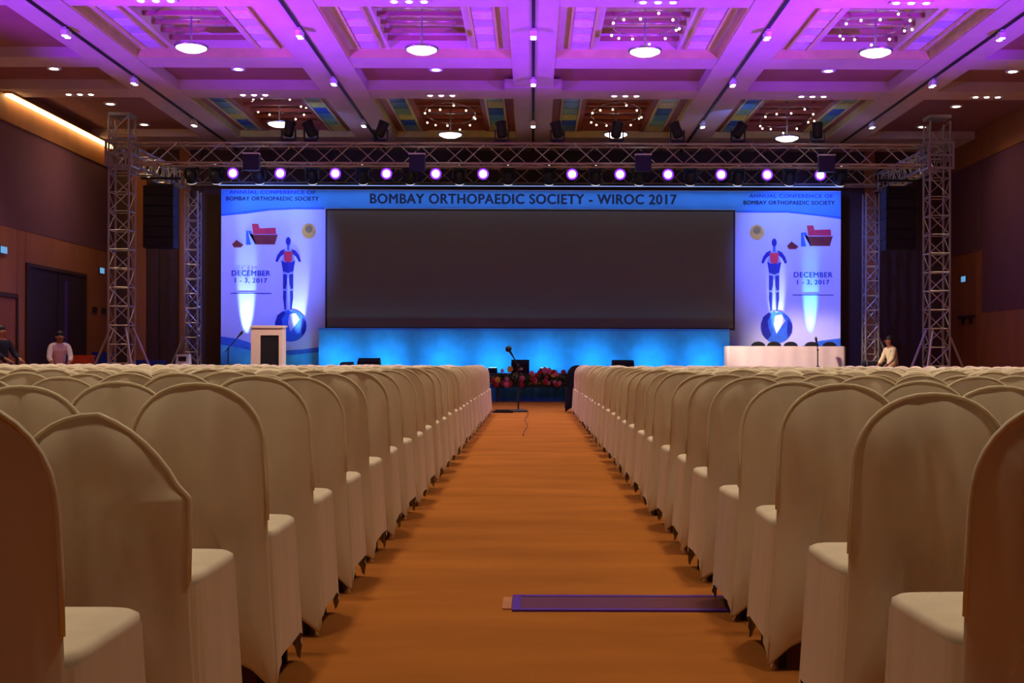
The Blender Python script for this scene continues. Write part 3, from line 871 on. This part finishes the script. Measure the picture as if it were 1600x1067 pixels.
# black chairs behind the table
for i, px in enumerate((1186, 1211, 1237, 1270, 1298)):
    dd = 32.52
    t = thing('stage_chair', f'black chair behind the white head table, {ORD[i]} from the left', 'chair', (X(px, dd), dd - 0.04, ST), group='black chairs at the head table')
    MB().box((0, 0, 0.45), (0.38, 0.36, 0.07)).build('seat', M['black'], t)
    arc = [(-0.19, 0.5)] + [(0.19 * math.cos(PI - PI * q / 10), 0.72 + 0.13 * math.sin(PI * q / 10)) for q in range(11)] + [(0.19, 0.5)]
    MB().poly(arc, 0.15, 0.19).build('backrest', M['black'], t)
    for sx in (-1, 1):
        for sy in (-1, 1):
            bar('leg', (sx * 0.16, sy * 0.15, 0), (sx * 0.16, sy * 0.15, 0.42), 0.014, M['leg'], t)

# wedge monitors at the stage edge
for i, (px, wpx, py) in enumerate(((577, 34, 560), (813, 28, 562), (973, 34, 562), (542, 20, 567))):
    d = 31.25
    wd, hh = wpx * d / F, Z(py, d) - ST
    nm = ['left of the middle', 'behind the aisle flowers', 'right of the middle', 'small one at the left']
    t = thing('stage_monitor', f'black wedge monitor speaker on the stage edge, {nm[i]}', 'loudspeaker', (X(px, d), d, ST), group='wedge monitors')
    m = MB()
    pr = [(-0.2, 0), (0.2, 0), (0.2, hh * 0.55), (0.05, hh), (-0.2, hh * 0.75)]
    for sx in (-1, 1):
        m.v += [Vector((sx * wd / 2, a, b)) for a, b in pr]
    m.f = [[0, 1, 2, 3, 4][::-1], [5, 6, 7, 8, 9]] + [[k, (k + 1) % 5, 5 + (k + 1) % 5, 5 + k] for k in range(5)]
    m.build('cabinet', M['speaker'], t)
    g = MB().box((0, 0.135, hh * 0.79), (wd * 0.9, 0.02, 0.2), rx=-0.9)
    g.build('grille', M['black'], t)
    MB().box((0, -0.205, hh * 0.35), (wd * 0.3, 0.012, 0.06)).build('handle', M['chrome'], t)

# flowers along the stage edge
fl_me = {}
for k in ('fl_red', 'fl_pink', 'fl_yellow'):
    m = MB()
    for q in range(6):
        a = 2 * PI * q / 6
        m.ball((0.035 * math.cos(a), -0.01, 0.035 * math.sin(a)), (0.03, 0.018, 0.03), 6, 3)
    m.ball((0, -0.02, 0), 0.022, 6, 4)
    fl_me[k] = m.mesh('flower', M[k], True)


def flowers(cx, wd, label, seed):
    rnd = random.Random(seed)
    t = thing('flower_arrangement', label, 'flowers', (cx, 30.72, 0), group='flower arrangements along the stage front')
    MB().span((-wd / 2, -0.1, 0.36), (wd / 2, 0.12, 0.5)).span((-wd / 2 + 0.1, -0.05, 0.0), (-wd / 2 + 0.16, 0.05, 0.36)).span((wd / 2 - 0.16, -0.05, 0.0), (wd / 2 - 0.1, 0.05, 0.36)).build('trough', M['trough'], t)
    for mk in ('leaf', 'leaf2'):
        m = MB()
        for q in range(int(wd * (170 if mk == 'leaf' else 60))):
            p = Vector((rnd.uniform(-wd / 2, wd / 2), rnd.uniform(-0.12, 0.12), rnd.uniform(0.42, 0.6)))
            dv = Vector((rnd.uniform(-1, 1), rnd.uniform(-1, 0.5), rnd.uniform(-0.5, 1.3))).normalized()
            L = rnd.uniform(0.1, 0.26)
            s = dv.cross(Vector((0.3, 1, 0.2))).normalized() * 0.025
            i = len(m.v)
            nn = dv.cross(s).normalized() * 0.012
            m.v += [p, p + dv * L * 0.5 + s, p + dv * L, p + dv * L * 0.5 - s, p + dv * L * 0.5 + nn]
            m.f += [[i, i + 1, i + 4], [i + 1, i + 2, i + 4], [i + 2, i + 3, i + 4], [i + 3, i, i + 4]]
        fo = m.build('foliage', M[mk], t)
        fo['kind'] = 'stuff'
    for q in range(int(wd * 20)):
        k = rnd.choice(['fl_red', 'fl_red', 'fl_pink', 'fl_pink', 'fl_yellow'])
        o = put('flower', fl_me[k], t, (rnd.uniform(-wd / 2, wd / 2), -0.16 - rnd.random() * 0.06, rnd.uniform(0.42, 0.82)))
        s = rnd.uniform(0.8, 1.35)
        o.scale = (s, s, s)
        o.rotation_euler = (rnd.uniform(-0.4, 0.4), rnd.uniform(0, 6), rnd.uniform(-0.6, 0.6))


flowers(0.0, 2.0, 'low arrangement of red and pink flowers at the end of the aisle', 3)
flowers(-4.4, 2.6, 'low flower arrangement left of the aisle behind the chairs', 4)
flowers(4.6, 2.6, 'low flower arrangement right of the aisle behind the chairs', 5)

# microphone stand in the aisle and things on the floor
mic_stand(X(810, 24.6), 24.6, 0, 0.92, 'black microphone stand with round base in the aisle', (-0.12, 0, 0.2), tripod=False, head=0.06)
t = thing('equipment_tray', 'flat black tray on the floor beside the aisle microphone stand', 'tray', (X(786, 24.2), 24.2, 0))
MB().box((0, 0, 0.02), (0.4, 0.3, 0.04)).build('body', M['black'], t)
MB().box((0.0, 0, 0.05), (0.3, 0.2, 0.02)).build('lid', M['case'], t)
t = thing('floor_strip', 'maroon floor strip with violet light reflected along its edges, crossing the aisle', 'floor strip', (0, 5.1, 0))
s0, s1 = X(802, 5.1), 0.92
MB().span((s0 + 0.035, -0.125, 0.001), (s1, 0.125, 0.007)).build('strip', M['strip'], t)
MB().span((s0, -0.16, 0.001), (s0 + 0.034, 0.16, 0.009)).build('edge', M['strip_edge'], t)
MB().span((s0 + 0.035, 0.126, 0.001), (s1, 0.16, 0.009)).build('edge', M['strip_edge'], t)
MB().span((s0 + 0.035, -0.16, 0.001), (s1, -0.126, 0.009)).build('edge', M['strip_edge'], t)
MB().span((s0 - 0.04, -0.12, 0.001), (s0 - 0.003, 0.12, 0.006)).build('end_plate', M['tan'], t)
cable = [(-0.1 + 0.025 * math.sin(k * 0.9), 24.4 - k * 0.6, 0.008) for k in range(14)]
tag(MB().tube(cable, 0.008, 6).build('floor_cable', mat('cable_brown', lin(120, 74, 36), 0.8), smooth=True), 'thin dark cable lying along the far end of the aisle', 'cable')

# ------------------------------------------------------------------ audience chairs
CHH, SEAT = 0.935, 0.49


def back_mesh(seed, folds=1.0, hw=0.2, top=CHH, sag=0.0, nr=(0.0, 0.12, 0.26, 0.4, 0.54, 0.68, 0.8, 0.9, 0.97, 1.0), na=18):
    rnd = random.Random(seed)
    ph = [rnd.uniform(0, 6) for _ in range(4)]
    z0, zb = top - 0.2, 0.012
    out = []
    wd = lambda z: hw + (0.004 if z > 0.45 else 0.004 + 0.032 * ((0.45 - z) / 0.45))
    for k in range(7):
        z = zb + (z0 - zb) * k / 7
        out.append((wd(z), z))
    for k in range(na + 1):
        a = PI * k / na
        out.append((hw * abs(math.cos(a)) ** 0.92 * (1 if math.cos(a) >= 0 else -1), z0 + 0.2 * math.sin(a) ** 0.95))
    for k in range(7):
        z = z0 - (z0 - zb) * (k + 1) / 7
        out.append((-wd(z), z))
    ar = rnd.uniform(0.07, 0.12)
    out += [(-hw * 0.8, zb + ar * 0.6), (-hw * 0.4, zb + ar * 0.95), (0, zb + ar), (hw * 0.4, zb + ar * 0.95), (hw * 0.8, zb + ar * 0.6)]
    if sag:
        out = [(x * (1 + 0.05 * math.exp(-((z - 0.70) / 0.13) ** 2)), z - sag * max(0, x) / hw * 0.3 * max(0, min(1, (z - z0) / 0.1))) for x, z in out]
    n = len(out)
    m = MB()
    c = (0, 0.66)
    lean = lambda z: -0.224 - (0.03 * (z - 0.45) / 0.48 if z > 0.45 else 0.014 * (0.45 - z) / 0.45)

    def ring(r, side):
        ids = []
        for x, z in out:
            X_, Z_ = c[0] + r * (x - c[0]), c[1] + r * (z - c[1])
            th = 0.027 * (1 - r ** 5)
            fo = folds * (0.0045 * math.sin(X_ * 38 + ph[0]) + 0.003 * math.sin(X_ * 70 + Z_ * 6 + ph[1]) + 0.004 * math.sin(Z_ * 9 + X_ * 12 + ph[2])) * (1 - r ** 4)
            if sag:
                fo += 0.006 * math.exp(-((Z_ - 0.62) / 0.09) ** 2) * math.sin(Z_ * 62 + X_ * 9) * max(0, X_ / hw) * (1 - r ** 6)
            m.v.append(Vector((X_, lean(Z_) + side * th + fo, Z_)))
            ids.append(len(m.v) - 1)
        return ids
    edge = ring(1.0, 0)
    for side in (-1, 1):
        prev = edge
        for r in reversed(nr[1:-1]):
            cur = ring(r, side)
            for i in range(n):
                q = [prev[i], prev[(i + 1) % n], cur[(i + 1) % n], cur[i]]
                m.f.append(q if side > 0 else q[::-1])
            prev = cur
        m.v.append(Vector((0, lean(c[1]) + side * 0.027, c[1])))
        ci = len(m.v) - 1
        for i in range(n):
            q = [prev[i], prev[(i + 1) % n], ci]
            m.f.append(q if side > 0 else q[::-1])
    rim_pts = [(x, lean(z) - 0.004, z) for x, z in out[5:-10]]
    return m, rim_pts


def skirt_mesh(seed, n=64, rows=5):
    rnd = random.Random(seed + 50)
    ph = [rnd.uniform(0, 6) for _ in range(3)]
    m = MB()
    arch = [rnd.uniform(0.08, 0.13), rnd.uniform(0.07, 0.11), rnd.uniform(0.06, 0.1), rnd.uniform(0.07, 0.11)]
    for r in range(rows + 1):
        for i in range(n):
            u = 4 * i / n
            q, fr = int(u), u - int(u)
            a = 2 * PI * (i / n) - PI * 0.75
            t = r / rows
            hw = 0.216 + 0.022 * (1 - t)
            e = 0.22
            x = math.copysign(abs(math.cos(a)) ** e, math.cos(a)) * hw
            y = math.copysign(abs(math.sin(a)) ** e, math.sin(a)) * (0.222 + 0.014 * (1 - t))
            fo = 1 + 0.012 * (1 - t * 0.7) * math.sin(i * 2.3 + ph[0]) + 0.008 * (1 - t) * math.sin(i * 1.1 + ph[1])
            hem = 0.006 + arch[q] * max(0, math.sin(PI * fr)) ** 1.3
            z = hem + (0.468 - hem) * t
            m.v.append(Vector((x * fo, y * fo, z)))
    for r in range(rows):
        for i in range(n):
            a, b = r * n + i, r * n + (i + 1) % n
            m.f.append([a, b, b + n, a + n])
    return m


def seat_mesh(n=28):
    m = MB()
    prof = [(0.985, 0.452), (0.995, 0.466), (0.985, 0.483), (0.93, 0.491), (0.6, 0.497), (0.02, 0.5)]
    for k, z in prof:
        for i in range(n):
            a = 2 * PI * i / n
            e = 0.28
            m.v.append(Vector((math.copysign(abs(math.cos(a)) ** e, math.cos(a)) * 0.218 * k, math.copysign(abs(math.sin(a)) ** e, math.sin(a)) * 0.215 * k + 0.012, z)))
    for r in range(len(prof) - 1):
        for i in range(n):
            a, b = r * n + i, r * n + (i + 1) % n
            m.f.append([a, b, b + n, a + n])
    m.f.append([(len(prof) - 1) * n + i for i in range(n)])
    return m


NV = 5
BACK, LIT_RIM, SKIRT = [], [], []
for v in range(NV):
    bm_, rim_pts = back_mesh(v * 11 + 1, folds=(1.2, 1.8, 2.4, 1.6, 2.0)[v])
    BACK.append(bm_.mesh('back_cover', M['cloth'], True))
    LIT_RIM.append(MB().tube(rim_pts, 0.0052, 6).mesh('lit_rim', M['cloth_rim'], True))  # thin pale tube standing in for light caught along the back's top edge
    SKIRT.append(skirt_mesh(v).mesh('skirt', M['cloth'], True))
bm_, rim_pts = back_mesh(99, 1.2, top=0.87, sag=0.26)
BACK_SAG, LIT_RIM_SAG = bm_.mesh('back_cover', M['cloth'], True), MB().tube(rim_pts, 0.0052, 6).mesh('lit_rim', M['cloth_rim'], True)
SEATM = seat_mesh().mesh('seat_cover', M['cloth'], True)
LEGM = MB().tube([(0, 0, 0), (0, 0, 0.44)], 0.013, 8).mesh('leg', M['leg'])


def whole(v, lod):
    """one joined mesh of a chair: used where the photo is too small to show parts"""
    m = MB()
    b, rim_pts = back_mesh(v * 11 + 1, 1.0, nr=(0, 0.7, 0.93, 1.0), na=12)
    parts = [b, skirt_mesh(v, 24, 2), seat_mesh(16)]
    for p in parts:
        i = len(m.v)
        m.v += p.v
        m.f += [[q + i for q in f] for f in p.f]
    return m


WHOLE = [whole(v, 1).mesh('banquet_chair', M['cloth'], True) for v in range(3)]
spots = []
PITCH = 0.5
rows_l = [2.11, 2.89, 3.68, 4.47, 5.3]
while rows_l[-1] < 22.6:
    rows_l.append(rows_l[-1] + 0.81)
rows_r = [2.32, 3.11, 4.0, 4.76, 5.6]
while rows_r[-1] < 23.4:
    rows_r.append(rows_r[-1] + 0.81)
rnd = random.Random(21)
for side, rows in ((-1, rows_l), (1, rows_r)):
    for ri, d in enumerate(rows):
        for k in range(21):
            x = 1.0 + k * PITCH
            if x > 10.6 or (side < 0 and x - 0.25 > 0.4308 * (d + 0.45) + 0.9) or (side > 0 and x - 0.25 > 0.398 * (d + 0.45) + 0.9):
                continue
            spots.append((side, ri, k, side * x, d + 0.225))
# the 300 that show largest: every aisle seat, then the nearest rows
spots.sort(key=lambda s: (0 if s[2] == 0 else 1, s[4]))
single, rest = spots[:300], spots[300:]
for side, ri, k, x, y in single:
    sd = 'left' if side < 0 else 'right'
    seat = 'aisle seat' if k == 0 else f'{ORD[k]} seat from the aisle'
    lab = f'white covered chair {sd} of aisle, {ORD[ri]} row from camera, {seat}'
    jx = rnd.uniform(-0.008, 0.008)
    rz = rnd.uniform(-0.03, 0.03)
    s = rnd.uniform(0.985, 1.012)
    y += rnd.uniform(-0.03, 0.03) if ri > 4 else 0
    v = rnd.randrange(NV)
    full = y < 9.5
    if full or k == 0:
        t = thing('banquet_chair', lab, 'chair', (x + jx, y, 0), rz, group='white covered banquet chairs')
        t.scale = (1, 1, s)
        sag = side < 0 and ri == 1 and k == 0
        put('back_cover', BACK_SAG if sag else BACK[v], t)
        if y < 14:
            put('lit_rim', LIT_RIM_SAG if sag else LIT_RIM[v], t)
        put('seat_cover', SEATM, t)
        put('skirt', SKIRT[v], t)
        if full or k == 0:
            for sx in (-1, 1):
                for sy in (-1, 1):
                    put('leg', LEGM, t, (sx * 0.175, sy * 0.18, 0))
    else:
        o = put('banquet_chair', WHOLE[v % 3], None, (x + jx, y, 0))
        o.rotation_euler = (0, 0, rz)
        o.scale = (1, 1, s)
        tag(o, lab, 'chair', 'white covered banquet chairs')
# the rest, too far and too many to tell apart
big = MB()
for side, ri, k, x, y in rest:
    src = whole(ri % 3, 1) if (ri, 'c') not in UNIT else UNIT[(ri, 'c')]
    UNIT[(ri, 'c')] = src
    i = len(big.v)
    j = Vector((x + rnd.uniform(-0.008, 0.008), y + rnd.uniform(-0.03, 0.03), 0))
    s = rnd.uniform(0.985, 1.012)
    big.v += [Vector((p.x, p.y, p.z * s)) + j for p in src.v]
    big.f += [[q + i for q in f] for f in src.f]
o = big.build('banquet_chair_rows', M['cloth'], smooth=True)
tag(o, 'distant rows of white covered banquet chairs before the stage', 'chairs', kind='stuff')

# the dark chair at the far right end of the aisle
t = thing('dark_chair', 'navy covered chair at the far end of the aisle on the right', 'chair', (X(886, 24.4) + 0.2, rows_r[-1] + 1.0, 0))
put('back_cover', back_mesh(5, 1.0)[0].mesh('back_cover', M['navy_cloth'], True), t)
put('seat_cover', seat_mesh().mesh('seat_cover', M['navy_cloth'], True), t)
put('skirt', skirt_mesh(3).mesh('skirt', M['navy_cloth'], True), t)


# ------------------------------------------------------------------ people
def skin_mesh(name, nodes, edges, m, parent, sub=1):
    me = bpy.data.meshes.new(name)
    me.from_pydata([n[0] for n in nodes], edges, [])
    o = bpy.data.objects.new(name, me)
    COL.objects.link(o)
    md = o.modifiers.new('skin', 'SKIN')
    md.use_smooth_shade = True
    for i, n in enumerate(nodes):
        r = n[1]
        me.skin_vertices[0].data[i].radius = (r, r) if not isinstance(r, tuple) else r
        me.skin_vertices[0].data[i].use_root = (i == 0)
    sb = o.modifiers.new('sub', 'SUBSURF')
    sb.levels = sb.render_levels = sub
    dg = bpy.context.evaluated_depsgraph_get()
    res = bpy.data.meshes.new_from_object(o.evaluated_get(dg))
    bpy.data.objects.remove(o)
    res.materials.clear()
    res.materials.append(m)
    for p in res.polygons:
        p.use_smooth = True
    return put(name, res, parent)


def person(label, loc, rz, top_m, leg_m, lean=0.0, armf=0.3, headp=0.0, long_sleeve=True, h=1.66):
    """standing figure facing -Y locally; lean bends the trunk forward"""
    t = thing('person', label, 'person', loc, rz)
    s = h / 1.7
    hip = Vector((0, 0.0, 0.92))
    fw = lambda z, y=0.0: Vector((0, -math.sin(lean) * (z - 0.92) + y * math.cos(lean), 0.92 + math.cos(lean) * (z - 0.92)))
    chest, neck, hd = fw(1.28), fw(1.43), fw(1.50)
    hc = hd + Vector((0, -0.03 - 0.08 * math.sin(lean + headp), 0.09))
    nodes = [(hip, 0.13), (fw(1.08), 0.12), (chest, (0.16, 0.115)), (fw(1.40), 0.09), (fw(1.47), 0.055), (hc - Vector((0, 0, 0.03)), 0.085), (hc + Vector((0, 0.01, 0.06)), 0.085)]
    edges = [(0, 1), (1, 2), (2, 3), (3, 4), (4, 5), (5, 6)]
    shirt = [(hip + Vector((0, 0, -0.04)), (0.16, 0.14)), (fw(1.08), (0.15, 0.135)), (chest, (0.185, 0.135)), (fw(1.40), (0.11, 0.10)), (fw(1.44), 0.075)]
    se = [(0, 1), (1, 2), (2, 3), (3, 4)]
    pants = [(hip + Vector((0, 0, 0.02)), (0.15, 0.135))]
    pe = []
    for sx in (-1, 1):
        i = len(nodes)
        k, a, f = Vector((sx * 0.1, -0.02, 0.5)), Vector((sx * 0.105, 0.02, 0.09)), Vector((sx * 0.115, -0.14, 0.035))
        nodes += [(Vector((sx * 0.09, 0, 0.84)), 0.09), (k, 0.06), (a, 0.042), (f, 0.038)]
        edges += [(0, i), (i, i + 1), (i + 1, i + 2), (i + 2, i + 3)]
        j = len(pants)
        pants += [(Vector((sx * 0.095, 0, 0.84)), 0.105), (k, 0.08), (a + Vector((0, 0, 0.0)), 0.07)]
        pe += [(0, j), (j, j + 1), (j + 1, j + 2)]
        sh = fw(1.385) + Vector((sx * 0.19, 0, 0))
        el = sh + Vector((sx * 0.05, -0.12 * armf * 2, -0.28))
        wr = el + Vector((-sx * 0.05, -0.24 * (armf + 0.2), -0.22 * (1 - armf)))
        i = len(nodes)
        hn = (wr - el).normalized()
        palm = wr + hn * 0.07
        nodes += [(sh, 0.055), (el, 0.04), (wr, 0.028), (palm, (0.036, 0.02))]
        edges += [(3, i), (i, i + 1), (i + 1, i + 2), (i + 2, i + 3)]
        sd = hn.cross(Vector((0, 0, 1)))
        sd = sd.normalized() if sd.length > 0.1 else Vector((1, 0, 0))
        for q, ln in enumerate((0.065, 0.075, 0.07, 0.055)):
            i2 = len(nodes)
            root = palm + sd * (0.03 - 0.02 * q)
            nodes += [(root + hn * 0.03, 0.009), (root + hn * (0.03 + ln * 0.6), 0.008), (root + hn * (0.03 + ln) + Vector((0, 0, -0.015)), 0.007)]
            edges += [(i + 3, i2), (i2, i2 + 1), (i2 + 1, i2 + 2)]
        i2 = len(nodes)
        nodes += [(wr + hn * 0.05 + sd * 0.045, 0.010), (wr + hn * 0.09 + sd * 0.06, 0.008)]
        edges += [(i + 2, i2), (i2, i2 + 1)]
        j = len(shirt)
        end = el.lerp(wr, 0.85) if long_sleeve else sh.lerp(el, 0.8)
        shirt += [(sh, 0.075), (sh.lerp(end, 0.5) if not long_sleeve else el, 0.062), (end, 0.05)]
        se += [(3, j), (j, j + 1), (j + 1, j + 2)]
    S = lambda L: [(tuple(p * s), r if isinstance(r, tuple) else r) for p, r in L]
    b = skin_mesh('body', S(nodes), edges, M['skin'], t, 2)
    skin_mesh('shirt', S(shirt), se, top_m, t, 2)
    skin_mesh('trousers', S(pants), pe, leg_m, t, 2)
    c = hc * s
    m = MB()
    m.ball(c + Vector((0, 0.056, 0.076)), (0.094, 0.092, 0.084), 14, 8)
    m.ball(c + Vector((0, 0.055, 0.02)), (0.082, 0.07, 0.09), 14, 8)
    m.build('hair', M['hair'], t, True)
    MB().ball(c + Vector((0, -0.092, 0.005)), (0.014, 0.02, 0.024), 8, 5).build('nose', M['skin'], t, True)
    for sx in (-1, 1):
        MB().ball(c + Vector((sx * 0.032, -0.082, 0.03)), (0.012, 0.008, 0.008), 8, 5).build('eye', M['hair'], t, True)
    MB().ball(c + Vector((0, -0.082, -0.04)), (0.024, 0.008, 0.007), 8, 5).build('mouth', M['brown_print'], t, True)
    for sx in (-1, 1):
        MB().ball(c + Vector((sx * 0.088, 0.01, 0.01)), (0.012, 0.02, 0.032), 8, 5).build('ear', M['skin'], t, True)
    for sx in (-1, 1):
        MB().ball((sx * 0.115 * s, -0.07, 0.045), (0.05, 0.13, 0.045), 10, 6).build('shoe', M['black'], t, True)
    return t


person('person in white shirt bending forward before the dark doorway', (X(92, 28.4), 28.4, 0), 0.45, M['shirt_white'], M['trouser'], lean=0.35, armf=0.55, headp=0.5)
person('person in dark navy suit at the far left edge, facing right', (X(2, 26.2), 26.2, 0), 1.2, M['suit'], M['suit'], lean=0.0, armf=0.6, h=1.7)
person('person in cream shirt between the two right truss towers, facing left', (X(1408, 30.9) - 0.05, 31.35, 0), -1.3, M['shirt_cream'], M['trouser'], lean=0.22, armf=0.4, h=1.66)

# ------------------------------------------------------------------ equipment by the towers


def flight_case(x, y, w_, dp, h_, label):
    t = thing('flight_case', label, 'case', (x, y, 0))
    MB().box((0, 0, h_ * 0.5 + 0.04), (w_, dp, h_)).build('body', M['case'], t)
    m = MB()
    for sx in (-1, 1):
        for sy in (-1, 1):
            m.box((sx * w_ / 2, sy * dp / 2, h_ * 0.5 + 0.04), (0.03, 0.03, h_ + 0.01))
    for z in (0.04, h_ + 0.04):
        m.box((0, -dp / 2, z), (w_, 0.025, 0.025)).box((0, dp / 2, z), (w_, 0.025, 0.025))
    m.build('edging', M['alu'], t)
    for sx in (-1, 1):
        for sy in (-1, 1):
            MB().ball((sx * (w_ / 2 - 0.07), sy * (dp / 2 - 0.07), 0.02), 0.02, 8, 5).build('caster', M['black'], t)
    MB().box((0, -dp / 2 - 0.012, h_ * 0.7), (0.12, 0.015, 0.08)).build('latch', M['chrome'], t)
    return h_ + 0.055


hh = flight_case(X(128, 30.2), 30.2, 0.7, 0.5, 0.85, 'dark flight case under the orange crate by the left wall')


def crate(x, y, z, w_, dp, h_, m, name, label, cat):
    t = thing(name, label, cat, (x, y, z))
    MB().span((-w_ / 2, -dp / 2, 0), (w_ / 2, dp / 2, 0.02)).span((-w_ / 2, -dp / 2, 0.02), (w_ / 2, -dp / 2 + 0.02, h_)).span((-w_ / 2, dp / 2 - 0.02, 0.02), (w_ / 2, dp / 2, h_)).span((-w_ / 2, -dp / 2 + 0.02, 0.02), (-w_ / 2 + 0.02, dp / 2 - 0.02, h_)).span((w_ / 2 - 0.02, -dp / 2 + 0.02, 0.02), (w_ / 2, dp / 2 - 0.02, h_)).build('body', m, t)
    m2 = MB()
    for sy in (-1, 1):
        m2.box((0, sy * (dp / 2 + 0.008), h_ - 0.02), (w_ + 0.03, 0.016, 0.03))
    for sx in (-1, 1):
        m2.box((sx * (w_ / 2 + 0.008), 0, h_ - 0.02), (0.016, dp, 0.03))
    m2.build('rim', m, t)


crate(X(128, 30.2), 30.2, hh, 0.5, 0.36, 0.22, M['orange'], 'crate', 'orange plastic crate on a case by the left wall', 'crate')
hh = flight_case(X(160, 30.9), 31.0, 0.6, 0.5, 0.85, 'dark flight case behind the left front truss tower')
crate(X(160, 30.9), 31.0, hh, 0.46, 0.36, 0.3, M['blue_plastic'], 'crate', 'blue plastic crate behind the left front truss tower', 'crate')
hh = flight_case(X(234, 31.4), 31.4, 0.8, 0.5, 0.8, 'wide dark flight case between the left truss towers')
crate(X(234, 31.4), 31.4, hh, 0.72, 0.36, 0.16, M['blue_plastic'], 'crate', 'low blue crate between the left truss towers', 'crate')
hh = flight_case(X(285, 31.8), 31.8, 0.5, 0.5, 0.85, 'dark flight case in front of the slim left tower')
t = thing('control_box', 'white control box on a case by the slim left tower', 'box', (X(287, 31.8), 31.8, hh))
MB().box((0, 0, 0.13), (0.34, 0.26, 0.26), taper=0.9).build('body', M['white_plastic'], t)
MB().box((0, -0.125, 0.14), (0.2, 0.02, 0.12)).build('panel', M['black'], t)
flight_case(X(1372, 31.9), 32.2, 0.55, 0.5, 1.0, 'dark flight case beside the slim right tower')
